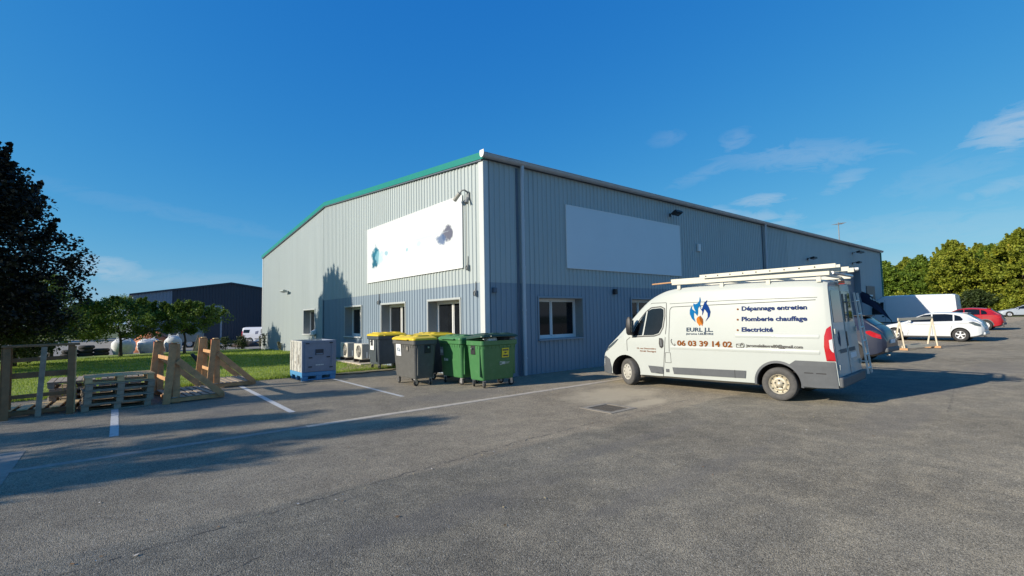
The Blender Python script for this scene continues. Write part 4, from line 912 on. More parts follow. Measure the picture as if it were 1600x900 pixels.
lettering(VB, SP, 'Plomberie chauffage', 2.86, 4.14, 1.665, 1.755, M['l_blue'], van, .03, .012)
lettering(VB, SP, 'Electricit\u00e9', 2.86, 3.50, 1.435, 1.525, M['l_blue'], van, .03, .012)
lettering(VB, SP, '06 03 39 14 02', 1.34, 2.65, 1.085, 1.205, M['l_orange'], van, .03, .012)
lettering(VB, SP, 'jeromelelievre80@gmail.com', 2.95, 4.05, 1.105, 1.165, M['l_grey'], van, .022, .012)
lettering(VB, SP, '15, rue Desormi\u00e8re', .22, .76, .965, 1.0, M['l_orange'], van, .016, .008)
lettering(VB, SP, '72160 Thorign\u00e9', .30, .76, .895, .93, M['l_orange'], van, .016, .008)
for z in (1.925, 1.695, 1.465): VB.patch('bullet', [(-(2.775+.022*math.cos(k)), z+.022*math.sin(k)) for k in np.linspace(0, 5.6, 9)], M['l_orange'], van, .009, n=1)
VB.line('phone_icon', P((1.20,1.235),(1.18,1.20),(1.19,1.15),(1.23,1.10),(1.27,1.075),(1.29,1.10),(1.26,1.12)), .016, M['l_grey'], van, .009)
VB.line('mail_icon', P((2.74,1.16),(2.88,1.165),(2.89,1.085),(2.745,1.08),(2.74,1.16),(2.815,1.115),(2.88,1.165)), .010, M['l_grey'], van, .009)
VB.line('mail_icon', P(*[(2.87+.045*math.cos(k), 1.135+.05*math.sin(k)) for k in np.linspace(0, 6.28, 13)]), .008, M['l_grey'], van, .010)
for sd in (1,):
    MB().poly([(.70,1.42),(.60,1.30),(.58,1.12),(.66,1.22),(.64,1.05),(.52,.98),(.46,1.15),(.50,1.32),(.56,1.25)], lambda y, z: rear(y, z+.15, .009)).build('flame_logo', M['l_slate'], van)
# roof rack: side rails, hoops, and a rail roller
rk = thing('roof_rack', 'white tubular roof rack along the van roof', 'roof rack', van.location, van_rot)
M['alu'] = mat('pale_aluminium', (.70,.70,.66), .4, .15, .06, 6); M['cream'] = mat('cream_rack_paint', (.58,.56,.46), .4, 0, .05, 6)
for y in (.86, -.86): MB().box(-4.55, -1.18, y-.025, y+.025, 2.56, 2.645).build('side_rail', M['cream'], rk, bevel=.008)
for x in (-1.35, -2.4, -3.4, -4.35):
    MB().box(x-.025, x+.025, -.834, .834, 2.575, 2.62).build('cross_bar', M['cream'], rk)
    for y in (.84, -.84): MB().box(x-.04, x+.04, y-.02, y+.02, 2.44, 2.544).build('foot', M['cream'], rk)
MB().tube([(-4.58, -.8, 2.61), (-4.58, .8, 2.61)], .03, 10).build('loading_roller', M['alu'], rk, smooth=True)
# ladders on top: two box-section ladders, and one hung on the rear
def ladder(label, loc, rotz, length, wid, z, tilt, y, nm='ladder', parent=None, hole=False, hgt=.085):
    t = thing(nm, label, 'ladder', loc, rotz)
    for sy in (-1, 1):
        T = lambda p, q, r: (-p, y + sy*wid/2 + q, z + r + p*tilt)
        st = MB().box(0, length, -.014, .014, -hgt/2, hgt/2, T).build('stile', M['cream'], t)
        if hole:
            for k in range(int(length/.28)): MB().lathe([(.018, -.0152), (.018, .0152), (0, .0153)], 8, lambda p, q, r, k=k: (-(.15+.28*k)+p, y+sy*wid/2+q, z+r+(.15+.28*k)*tilt)).build('rung_end', M['black'], st)
    for k in range(int(length/.28)): MB().tube([(-(.15+.28*k), y-wid/2, z+(.15+.28*k)*tilt), (-(.15+.28*k), y+wid/2, z+(.15+.28*k)*tilt)], .015, 6).build('rung', M['alu'], t)
    return t
l1 = ladder('cream ladder lying lowest on the van roof rack', van.location, van_rot, 3.75, .40, 2.668, .0, .55); 
for o in l1.children: o.location.x = -1.1
l2 = ladder('cream ladder with rung holes lying highest on the van roof rack', van.location, van_rot, 2.75, .34, 2.712, .010, .74, hole=True)
for o in l2.children: o.location.x = -1.92
for (y, a, bx, r) in ((.30, 4.15, 4.92, .03), (.05, 4.2, 4.85, .03), (-.2, 4.2, 4.75, .025)):
    pt = tag(MB().tube([van.matrix_basis @ Vector((-1.3, y, 2.655+r)), van.matrix_basis @ Vector((-bx, y, 2.655+r))], r, 10).build('roof_pipe', M['alu'] if y > .2 else M['steel'], smooth=True), ('pale pipe on the roof rack sticking out furthest behind the van' if y > .2 else 'steel pipe on the roof rack next to the ladders' if y > 0 else 'short steel pipe on the far side of the roof rack'), 'pipe')
st = tag(MB().tube([van.matrix_basis @ Vector((-.55, .72, 2.62)), van.matrix_basis @ Vector((-2.0, .72, 2.67))], .018, 6).build('roof_batten', M['wood'], smooth=True), 'thin batten sticking out over the van windscreen', 'batten')
t = thing('rear_ladder', 'slim aluminium ladder fixed to the rear door of the van', 'ladder', van.location, van_rot)
for y in (-.98, -.66): MB().bar((-4.80, y, .50), (-4.62, y, 2.24), .035, .03, (0,1,0)).build('stile', M['alu'], t)
for k in range(6): MB().tube([(-4.80+.18*(k+.4)/6, -.98, .50+1.74*(k+.4)/6), (-4.80+.18*(k+.4)/6, -.66, .50+1.74*(k+.4)/6)], .016, 6).build('rung', M['alu'], t)
for z in (.75, 2.05): MB().bar((-4.55, -.82, z), (-4.80+.18*(z-.5)/1.74, -.82, z), .04, .02).build('bracket', M['alu'], t)

# --- cars
HATCH = [(2.12,.30,.52,.58,.55,.52,.45,.05), (2.0,.22,.62,.70,.76,.74,.60,.06), (1.75,.19,.70,.80,.85,.83,.68,.08), (1.3,.18,.80,.90,.885,.87,.72,.08), (.92,.18,.88,.99,.895,.885,.72,.08), (.45,.18,.92,1.24,.90,.885,.64,.09), (.0,.18,.94,1.41,.90,.885,.60,.10), (-.5,.18,.955,1.465,.90,.885,.59,.10),
         (-1.1,.18,.975,1.435,.90,.885,.58,.10), (-1.55,.19,.99,1.36,.90,.875,.57,.10), (-1.75,.21,1.0,1.22,.89,.865,.58,.08), (-1.95,.26,.98,1.07,.87,.84,.62,.06), (-2.08,.33,.86,.94,.80,.78,.64,.05), (-2.16,.42,.66,.72,.68,.66,.58,.04)]
def car(name, label, loc, rotz, rows, pm, rim_m, style, wb=(1.32, -1.30), wr=.325, clad=False, near=1, sx=1., sz=1., kind='hatch', lamp='redlens', cat='car', group='cars parked along the warehouse'):
    rows = [(x*sx, zb*sz, zl*sz, zr*sz, a, c, d, e) for x, zb, zl, zr, a, c, d, e in rows]
    t = thing(name, label, cat, loc, rotz, group); B = Body(rows, 44); fx, rx = wb[0]*sx, wb[1]*sx
    link('body', B.mesh('body', [pm, M['black']], [(fx, wr+.01, wr*1.13, .58), (rx, wr+.01, wr*1.13, .58)], M['black']), t)
    for x in (fx, rx):
        for sd in (1, -1): road_wheel(t, x, sd*.875, wr, .2, sd, rim_m, style)
    q = lambda *pts: [(x*sx, z*sz) for x, z in pts]
    for sd in (1, -1):
        B.patch('side_window', q((.78,.975),(.46,1.19),(.10,1.345),(-.18,1.375),(-.20,.995)), M['carglass'], t, .005, sd)
        B.patch('side_window', q((-.26,.997),(-.24,1.378),(-.75,1.38),(-1.02,1.345),(-1.05,1.02)), M['carglass'], t, .005, sd)
        B.patch('quarter_window', q((-1.11,1.025),(-1.08,1.335),(-1.30,1.26),(-1.42,1.11),(-1.38,1.04)), M['carglass'], t, .005, sd)
        for ln in (((.80,.93),(.72,.55),(.78,.30)), ((-.23,.97),(-.25,.30)), ((-1.06,1.0),(-1.0,.75),(-.92,.48))): B.line('door_seam', q(*ln), .012, M['seam'], t, .003, sd)
        B.line('sill_strip', q((.98,.235),(-.93,.235)), .06, M['black'], t, .004, sd)
        B.line('shoulder_crease', q((.8,.83),(-1.7,.90)), .010, M['seam'], t, .002, sd)
        for x in (-.12, -.98): B.line('door_handle', q((x,.875),(x-.17,.88)), .03, pm, t, .022, sd)
        B.patch('tail_lamp', q((-1.62,.955),(-1.80,.985),(-2.05,.86),(-2.07,.74),(-1.85,.80)), M[lamp], t, .010, sd, 4)
        B.patch('headlamp', q((2.03,.62),(1.55,.80),(1.40,.83),(1.55,.72),(1.9,.58)), M['clearlens'], t, .010, sd)
        m_ = MB().loft([rrect(.06,.05,.015,0), rrect(.10,.14,.03,.03), rrect(.10,.14,.03,.12), rrect(.06,.08,.02,.15)]).build('mirror', pm, t, smooth=True, loc=(.62*sx, sd*.97, .95*sz))
        if clad:
            B.line('wheel_arch_cladding', [(fx+wr*1.19*math.cos(R(a)), wr+wr*1.19*math.sin(R(a))) for a in range(0, 181, 15)], .06, M['cladding_p'], t, .010, sd); B.line('wheel_arch_cladding', [(rx+wr*1.19*math.cos(R(a)), wr+wr*1.19*math.sin(R(a))) for a in range(0, 181, 15)], .06, M['cladding_p'], t, .010, sd)
    B.top_patch('windscreen', .84*sx, .12*sx, .60, .54, M['carglass'], t, .010)
    B.top_patch('rear_window', -1.53*sx, -1.88*sx, .50, .55, M['carglass'], t, .012)
    MB().box(-1.58*sx, -1.38*sx, -.50, .50, 1.40*sz, 1.43*sz).build('roof_spoiler', M['black'] if kind != 'hatch' else pm, t, bevel=.01)
    MB().box(-2.20*sx, -2.02*sx, -.70, .70, .34*sz, .48*sz).build('rear_bumper', M['cladding_p'] if clad else pm, t, bevel=.04)
    MB().box(-2.185*sx, -2.10*sx, -.26, .26, .60*sz, .71*sz).build('number_plate', M['st_white'], t)
    MB().lathe([(.035,0),(.035,.1),(.028,.1),(.028,0)], 10, lambda p, qq, r: (-2.10*sx-qq, .45+p, .26*sz+r)).build('exhaust', M['chrome'], t)
    return t, B
M['alloy'] = mat('silver_alloy', (.62,.62,.62), .3, .5, .05); M['alloy_w'] = mat('pale_alloy', (.75,.75,.75), .3, .2, .05)
c1, B1 = car('parked_car', 'grey sports utility car parked just behind the white van', (12.02, -4.67, G(12, -4.7)), R(90), HATCH, paint('grey_metallic', (.026,.032,.055), .3), M['alloy'], 'alloy', wr=.355, clad=True, sx=1.09, sz=1.13, kind='suv')
MB().bar((-2.22, .35, .42), (-2.26, .55, .48), .10, .01).build('reflector', M['chrome'], c1); 
MB().box(-1.78, -1.40, -.56, .56, 1.60, 1.635).build('spoiler_lip', M['black'], c1, bevel=.01)
car('parked_car', 'white hatchback parked beyond the wooden trestle', (24.95, -5.75, G(25, -5)), R(90), HATCH, paint('white_metallic', (.58,.60,.61), .25), M['alloy_w'], 'alloy', lamp='darklens')
car('parked_car', 'red hatchback parked beyond the white hatchback', (37.8, -5.25, G(38, -5)), R(90), HATCH, paint('red_metallic', (.36,.012,.02), .25), M['alloy_w'], 'cover', clad=True, sx=.98, sz=1.04, wr=.335)
SEDAN = HATCH
car('parked_car', 'silver car parked in front of the tree row at the right edge', (78.5, -5.2, G(78.5, -5)), R(112), HATCH, paint('silver_metallic', (.36,.40,.44), .3), M['alloy'], 'cover', sx=1.10, sz=1.0)

# --- panel vans: simple long body, reused for the big van by the door and the small van far behind
def panel_van(name, label, loc, rotz, L, H, W2, pm, nose=.9, rim=None, wr=.32, windows=(), low=False, belt=1.05):
    hz = H-.06; n0 = L/2
    rows = [(n0,.35,.55,.62,W2*.62,W2*.58,W2*.5,.05), (n0-.08,.26,.72,.84,W2*.86,W2*.82,W2*.68,.08), (n0-.35,.22,.88,1.02,W2*.96,W2*.94,W2*.75,.1), (n0-nose,.22,belt,1.20,W2,W2*.99,W2*.76,.1), (n0-nose-.35,.22,belt+.06,1.20+(hz-1.2)*.48,W2,W2,W2*.76,.12), (n0-nose-.75,.22,belt+.08,1.20+(hz-1.2)*.85,W2,W2,W2*.80,.14),
            (n0-nose-1.15,.22,belt+.08,hz,W2,W2,W2*.86,.15), (0,.24,belt+.08,hz+.03,W2,W2,W2*.88,.15), (-n0+.25,.26,belt+.08,hz,W2,W2,W2*.88,.15), (-n0+.04,.28,belt+.06,hz-.05,W2*.98,W2*.98,W2*.85,.14)]
    t = thing(name, label, 'van', loc, rotz); B = Body(rows, 40, shear=lambda x, z: max(0, min(1, (-x-n0+.5)/.4))*(z-.9)*.06); fx, rx = n0-.85, -n0+.95
    link('body', B.mesh('body', [pm, M['black']], [(fx, wr+.02, wr*1.15, .55), (rx, wr+.02, wr*1.15, .55)], M['black']), t)
    for x in (fx, rx):
        for sd in (1, -1): road_wheel(t, x, sd*(W2-.02), wr, .19, sd, rim or M['alloy'], 'cover')
    w0 = n0-nose
    for sd in (1, -1):
        B.patch('side_window', [(w0-.10,belt+.08),(w0-.42,1.20+(hz-1.2)*.50),(w0-.70,1.20+(hz-1.2)*.66),(w0-1.12,1.20+(hz-1.2)*.66),(w0-1.10,belt+.08)], M['carglass'], t, .006, sd)
        B.line('door_seam', [(w0-1.2,hz-.3),(w0-1.2,.32)], .016, M['seam'], t, .003, sd); B.line('door_seam', [(w0-.02,belt),(w0-.02,.6)], .014, M['seam'], t, .003, sd)
        B.line('rub_strip', [(fx-.55,.50),(rx+.5,.50)], .10, M['cladding_p'], t, .010, sd); B.patch('door_handle', [(w0-.98,belt-.02),(w0-1.14,belt-.02),(w0-1.14,belt-.12),(w0-.98,belt-.12)], M['black'], t, .012, sd)
        B.patch('headlamp', [(n0-.10,.80),(n0-.45,.98),(n0-.50,.90),(n0-.2,.72)], M['clearlens'], t, .010, sd); B.patch('tail_lamp', [(-n0+.03,1.35),(-n0+.14,1.35),(-n0+.14,.85),(-n0+.03,.85)], M['redlens'], t, .010, sd)
        MB().loft([rrect(.12,.10,.03,0), rrect(.16,.22,.05,.06), rrect(.16,.22,.05,.36), rrect(.10,.12,.03,.42)]).build('mirror', M['black'], t, smooth=True, loc=(w0-.12, sd*(W2+.16), belt+.06))
    B.top_patch('windscreen', w0-.02, w0-.95, W2*.66, W2*.70, M['carglass'], t, .012)
    for k, pts in enumerate(windows):
        for sd in (1, -1): B.patch('rear_side_window', pts, M['carglass'], t, .006, sd)
    xr = -n0+.04
    MB().box(xr-.10, xr+.05, -W2*.9, W2*.9, .30, .52).build('rear_bumper', M['cladding_p'], t, bevel=.03)
    return t, B
panel_van('box_van', 'large white van half in the warehouse shadow behind the white hatchback', (38.6, -1.95, G(38.6, -2)), R(90), 6.3, 2.60, 1.0, paint('bluish_white', (.70,.72,.74), .3), wr=.34)
kv, KB = panel_van('small_van', 'small white van parked far behind beside the gable', (4.05, 47.0, G(4, 47)), R(-38), 4.1, 1.82, .83, paint('small_van_white', (.62,.64,.70), .3), wr=.30, belt=1.0)
KB.patch('rear_side_window', [(-1.2,1.15),(-1.15,1.5),(-1.85,1.5),(-1.85,1.15)], M['carglass'], kv, .006, -1)
KB.patch('printed_logo', [(-.55,1.30),(-.2,1.38),(-.25,1.05),(-.55,1.0)], mat('dark_logo', (.10,.12,.2), .5), kv, .007, -1)

# ------------------------------------------------------------------ flag, trestle
t = thing('feather_flag', 'dark navy feather flag on a leaning pole by the far wall', 'flag', (35.2, -1.95, G(35, -2)))
M['navyflag'] = mat('navy_flag_cloth', (.012,.018,.05), .8, 0, .1, 4)
pole = [(0, 0, .02), (.0, .15, .7), (-.02, .60, 1.6), (-.05, 1.05, 2.3), (-.05, 1.45, 2.75), (-.05, 1.85, 2.95), (-.05, 2.2, 2.82)]
MB().tube(pole, .022, 6).build('pole', M['black'], t, smooth=True)
b = MB(); A_ = [Vector(p) for p in pole[1:]]; Bq = [Vector((.0, .12, .75)), Vector((-.10, .35, .95)), Vector((-.14, .85, 1.45)), Vector((-.15, 1.35, 1.85)), Vector((-.13, 1.85, 2.15)), Vector((-.05, 2.2, 2.55))]
rows_ = [[a.lerp(c, s_/4) + Vector((.05*math.sin(3*s_/4+i), 0, 0)) for s_ in range(5)] for i, (a, c) in enumerate(zip(A_, Bq))]
for off in (0, .012): b.loft([[p + Vector((off, 0, 0)) for p in r] for r in rows_], cap=False, closed=False)
fl = b.build('cloth', M['navyflag'], t, smooth=True)
for k in range(4): MB().bar((-.17, .72+.16*k, 2.02+.10*k), (-.17, .82+.16*k, 2.18+.10*k), .09, .006, (1,0,0)).build('printed_letter', M['st_ink_w'], fl)
MB().box(-.35, .35, -.05, .05, 0, .03).build('foot', M['steel'], t); MB().box(-.05, .05, -.35, .35, .031, .055).build('foot', M['steel'], t)
t = thing('timber_trestle', 'pale timber trestle frame standing in front of the white hatchback', 'trestle', (17.55, -6.15, G(17.5, -6)))
E1 = Vector((1.65, -.80, .04)); P1, P2 = Vector((0, 0, 0)), E1
for p in (P1, P2):
    for dx, dy in ((-.05, .30), (.06, -.02)): plank(t, 'leg', p + Vector((dx, dy, .08)), p + Vector((.02, .10, 1.28)), .055, .04, M['wood_cream'], (1,0,0))
    plank(t, 'foot_beam', p + Vector((0, .42, .045)), p + Vector((.0, -.15, .045)), .10, .085, M['wood'])
plank(t, 'top_rail', P1 + Vector((-.08, .12, 1.31)), P2 + Vector((.08, .10, 1.31)), .05, .12, M['wood_cream'])
plank(t, 'lower_rail', P1 + Vector((0, .05, .13)), P2 + Vector((0, .05, .13)), .05, .12, M['wood_cream'])
plank(t, 'lower_rail', P1 + Vector((-.02, .50, .13)), P2 + Vector((-.02, .50, .13)), .05, .12, M['wood_cream'])

# ------------------------------------------------------------------ background left
db = thing('dark_barn', 'dark navy metal shed with a low gable behind the lawn', 'building')
M['navy'] = mat('navy_cladding', (.032,.038,.055), .55, 0, .08, .5, stretch=(1,1,.2)); M['shedgrey'] = mat('grey_blue_cladding', (.20,.235,.29), .5, 0, .05, .6, stretch=(1,1,.2))
yb, zb_ = 52.0, -1.0; xl, xp, xr_ = -7.3, 1.6, 10.5; ev, rg = 4.85, 6.25
zt = lambda x: ev + (rg-ev)*(1-abs(x-xp)/(xp-xl))
def ribbed(x0, x1, m, nm):
    b = MB(); x = x0
    while x < x1-1e-6:
        x2 = min(x+.15, x1); x3 = min(x+.3, x1)
        for a, c, oa, oc in ((x, x2, 0, 0), (x2, min(x2+.03, x1), 0, .04), (min(x2+.03, x1), x3, .04, .0)):
            if c > a: b.face([(a, yb-oa, zb_), (c, yb-oc, zb_), (c, yb-oc, zt(c)), (a, yb-oa, zt(a))])
        x = x3
    b.build(nm, m, db)
ribbed(xl, -3.97, M['shedgrey'], 'grey_cladding'); ribbed(-3.97, xr_, M['navy'], 'navy_cladding')
for s_ in (0, 1):
    xe = xl-.3 if s_ == 0 else xr_+.3
    b = MB(); b.loft([[(xe, y, ev-.08), (xp, y, rg-.02), (xp, y, rg+.16), (xe, y, ev+.10)] for y in (yb-.15, yb+40)]); b.build('roof', M['navy'], db)
b = MB(); b.face([(xl, yb, zb_), (xl, yb+40, zb_), (xl, yb+40, ev), (xl, yb, ev)]); b.build('side_wall', M['shedgrey'], db)
MB().box(-4.0, .55, yb-.07, yb-.05, zb_, 3.55).build('door_leaf', M['navy'], db)
fr = MB(); fr.box(.55, .72, yb-.10, yb-.04, zb_, 3.72); fr.box(-4.1, .55, yb-.10, yb-.04, 3.55, 3.72); fr.box(-4.27, -4.1, yb-.10, yb-.04, zb_, 3.72); fr.build('door_frame', mat('pale_door_frame', (.30,.32,.36), .5), db)
MB().box(7.0, 8.0, yb-.08, yb-.045, zb_, 2.6).build('side_panel', mat('mauve_panel', (.12,.10,.14), .5), db)

def truck(label, loc, rotz, cabm, bedm):
    t = thing('flatbed_truck', label, 'truck', loc, rotz)
    cab = MB(); cab.loft([[(x, y, z) for y, z in ((-1.0,.55),(1.0,.55),(1.02,1.3),(.95,zt_),(-.95,zt_),(-1.02,1.3))] for x, zt_ in ((2.9,1.35), (2.85,1.6), (2.45,2.35), (1.2,2.42), (1.15,2.40))]); co = cab.build('cab', cabm, t, bevel=.04)
    for sd in (1, -1):
        MB().poly([(2.62,1.42),(2.38,2.18),(1.95,2.2),(1.95,1.42)], lambda x, z, sd=sd: (x, sd*1.03, z)).build('side_window', M['carglass'], co); MB().poly([(1.85,1.42),(1.85,2.2),(1.32,2.2),(1.32,1.42)], lambda x, z, sd=sd: (x, sd*1.03, z)).build('side_window', M['carglass'], co)
    MB().poly([(-.85,1.62),(.85,1.62),(.80,2.28),(-.80,2.28)], lambda y, z: (2.88-(z-1.6)*.53, y, z)).build('windscreen', M['carglass'], co)
    MB().box(-3.0, 1.1, -1.0, 1.0, .82, .95).build('flatbed', bedm, t)
    for k in range(3):
        for sd in (1, -1): MB().box(-2.98+1.36*k, -1.66+1.36*k, sd*.97-.02, sd*.97+.02, .96, 1.32).build('side_board', bedm, t)
    MB().box(1.0, 1.08, -1.0, 1.0, .96, 2.2).build('headboard', bedm, t)
    MB().box(-2.9, 2.7, -.4, .4, .52, .8).build('chassis', M['black'], t)
    for x in (2.0, -1.9):
        for sd in (1, -1): road_wheel(t, x, sd*.96, .40, .24, sd, M['alloy'], 'cover')
    MB().box(2.85, 3.0, -1.0, 1.0, .42, .75).build('bumper', M['black'], t, bevel=.03)
truck('pale grey flatbed truck half hidden behind the small fruit tree', (-5.0, 43.5, G(-5.0, 43.5)), R(-14), mat('pale_green_grey_paint', (.24,.27,.26), .4), mat('truck_bed', (.16,.16,.15), .7))
truck('blue and white flatbed truck at the far left edge under the tree', (-19.0, 46.0, G(-19, 46)), R(185), mat('light_blue_paint', (.38,.52,.66), .4), M['black'])

def sack(label, x, y, w, h, m, seed, cat='bag', nm='bulk_bag', grp='white bulk bags'):
    q = random.Random(seed); b = MB(); rings = []; N = 20; z0 = G(x, y)
    for k in range(9):
        f_ = k/8; s_ = (.86+.22*math.sin(math.pi*f_*.9)) if f_ < .8 else (1.0-(f_-.8)*2.2)
        rg_ = []
        for j in range(N):
            a = 2*math.pi*j/N; sq = 1/max(abs(math.cos(a)), abs(math.sin(a)))**.55; rr_ = w/2*s_*sq*.92*(1+.05*math.sin(3*a+seed)+.04*q.uniform(-1, 1)); rg_.append((x+rr_*math.cos(a), y+rr_*math.sin(a), z0+h*f_+.05*h*math.sin(a*2+seed)*f_))
        rings.append(rg_)
    t = thing(nm, label, cat, (0,0,0), 0, grp); b.loft(rings).build('sack', m, t, smooth=True, sharp=60)
    for sx in (-1, 1):
        for sy in (-1, 1): MB().tube([(x+sx*w*.3, y+sy*w*.3, z0+h*.85), (x+sx*w*.24, y+sy*w*.24, z0+h*1.13), (x+sx*w*.12, y+sy*w*.12, z0+h*.97)], .022, 6).build('loop', m, t)
M['bag'] = mat('woven_white_bag', (.60,.61,.60), .8, 0, .1, 6, bump=.4, bscale=15); M['orange'] = mat('orange_tarp', (.50,.17,.07), .7, 0, .2, 3, bump=.4, bscale=8)
sack('white bulk bag at the left of the heap behind the fruit tree', -8.15, 31.4, 1.35, 1.05, M['bag'], 1); sack('white bulk bag in the middle of the heap behind the fruit tree', -6.7, 32.2, 1.4, 1.0, M['bag'], 2); sack('white bulk bag right of the orange sheet near the stillage', -5.2, 32.6, 1.1, 1.15, M['bag'], 5)
sack('orange tarpaulin bundle lying behind the white bulk bags', -6.3, 34.6, 2.3, 1.75, M['orange'], 3, 'tarpaulin', 'tarpaulin_bundle', None) if False else None
t = thing('tarpaulin_bundle', 'orange tarpaulin bundle lying behind the white bulk bags', 'tarpaulin'); b = MB(); rings = []
for k in range(7):
    a0 = math.pi/2*k/6
    rings.append([(-6.2+(1.5*math.cos(a0)+.02)*math.cos(2*math.pi*j/18)*(1+.1*math.sin(3*j)), 34.8+(1.0*math.cos(a0)+.02)*math.sin(2*math.pi*j/18), G(-6, 35)+1.45*math.sin(a0)*(1+.08*math.sin(j*1.9+k))) for j in range(18)])
b.loft(rings).build('sheet', M['orange'], t, smooth=True, sharp=60); MB().tube([(-7.5, 34.2, G(-6,35)+.9), (-6.2, 33.9, G(-6,35)+1.35), (-4.9, 34.3, G(-6,35)+.8)], .03, 6).build('lashing', M['black'], t)
# old tyres, each one a thing
k_ = 0
TY = [('lying at the left end of the tyre row', -10.9, 31.2, 0), ('lying on the left end tyre', -10.85, 31.2, .24), ('lying second in the tyre row', -10.1, 31.3, 0), ('stacked on the second tyre of the row', -10.1, 31.3, .24), ('topmost of the tyre row', -10.05, 31.3, .48), ('lying at the right end of the tyre row', -9.3, 31.3, 0), ('lying on the right end tyre', -9.28, 31.3, .24)]
for lb, x, y, z in TY:
    z0 = G(x, y)+z; b = MB().lathe([(.26,.02),(.36,.0),(.42,.05),(.44,.12),(.42,.19),(.36,.24),(.26,.22),(.24,.12),(.26,.02)], 22, lambda p, q, r: (x+p, y+r, z0+q)); tag(b.build('old_tyre', M['rubber'], smooth=True), 'old black tyre %s beyond the lawn' % lb, 'tyre', 'old tyres beyond the lawn')
# loose boards, small rubbish at the far lawn edge
t = thing('board_pile', 'pale boards leaning together at the far edge of the lawn', 'boards')
for k in range(4): MB().bar((-4.2+.13*k, 30.2, G(-4, 30)), (-3.85+.1*k, 30.5, G(-4, 30)+1.15-.15*k), .12, .03, (0,1,0)).build('board', M['wood_pale'] if k % 2 else M['wood_old'], t)
t = thing('scrap_pile', 'low heap of grey scrap near the small white van', 'scrap')
for k in range(9):
    x, y = 1.2+rnd.uniform(-1.3,1.3), 40+rnd.uniform(-.8,.8); z0 = G(x, y); MB().bar((x-.5, y, z0+.1+.05*k), (x+.5, y+rnd.uniform(-.6,.6), z0+.2+.06*k), .14, .08).build('scrap_piece', (M['concrete'], M['st_white'], M['wood_old'])[k % 3], t)
# black slab stuck in the lawn
t = thing('black_sheet', 'black tilted plastic sheet standing on the lawn', 'sheet', (-5.75, 13.4, .05), R(-30))
MB().loft([[(-.32, .0, .42), (-.22, .02, .46), (.34, .0, .05), (.30, .0, -.02), (-.05, .0, .06)], [(-.32, .04, .42), (-.22, .06, .46), (.34, .04, .05), (.30, .04, -.02), (-.05, .04, .06)]]).build('sheet', M['black'], t)
MB().bar((-.2, .05, .40), (-.1, .30, -.03), .03, .03).build('prop', M['black'], t)
# soil heap by the small van
b = MB(); rings = [[(5.2*0+.4+(1.1*math.cos(a0)+.02)*math.cos(2*math.pi*j/16)*(1+.15*math.sin(2*j)), 36.5+(.9*math.cos(a0)+.02)*math.sin(2*math.pi*j/16), G(.4, 36.5)-.03+.45*math.sin(a0)*(1+.15*math.sin(j*2.1))) for j in range(16)] for a0 in [math.pi/2*k/5 for k in range(6)]]
tag(b.loft(rings).build('soil_heap', mat('dark_soil', (.06,.04,.03), .95, 0, .3, 6, bump=.8, bscale=15), smooth=True, sharp=60), 'dark soil heap in front of the small white van', 'soil heap')

# ------------------------------------------------------------------ trees and plants
def leaf_arrays(cent, sig, per, size, flat=.35, droop=0.):
    n = len(cent)*per; c = np.repeat(cent, per, 0); s = np.repeat(sig, per)[:, None]
    p = nrg.normal(0, 1, (n, 3)); p /= np.linalg.norm(p, axis=1)[:, None]; p = c + p*(nrg.random((n, 1))**.45)*s*1.55*np.array([1, 1, .75])
    a = nrg.normal(0, 1, (n, 3)); a[:, 2] = a[:, 2]*flat - droop; a /= np.linalg.norm(a, axis=1)[:, None]
    h = nrg.normal(0, 1, (n, 3)); h -= (h*a).sum(1)[:, None]*a; h /= np.linalg.norm(h, axis=1)[:, None]
    L = size*nrg.uniform(.6, 1.4, (n, 1)); Wd = L*nrg.uniform(.30, .5, (n, 1)); nn = np.cross(a, h)
    v = np.stack([p - a*L*.5, p + h*Wd + nn*L*.08, p + a*L*.5, p - h*Wd + nn*L*.08], 1).reshape(-1, 3)
    return v
def leaves(name, v, m, parent):
    n = len(v)//4; me = bpy.data.meshes.new(name); me.vertices.add(n*4); me.loops.add(n*4); me.polygons.add(n)
    me.vertices.foreach_set('co', v.astype(np.float32).ravel()); me.loops.foreach_set('vertex_index', np.arange(n*4, dtype=np.int32)); me.polygons.foreach_set('loop_start', np.arange(0, n*4, 4, dtype=np.int32))
    me.update(calc_edges=True); me.materials.append(m); return link(name, me, parent)
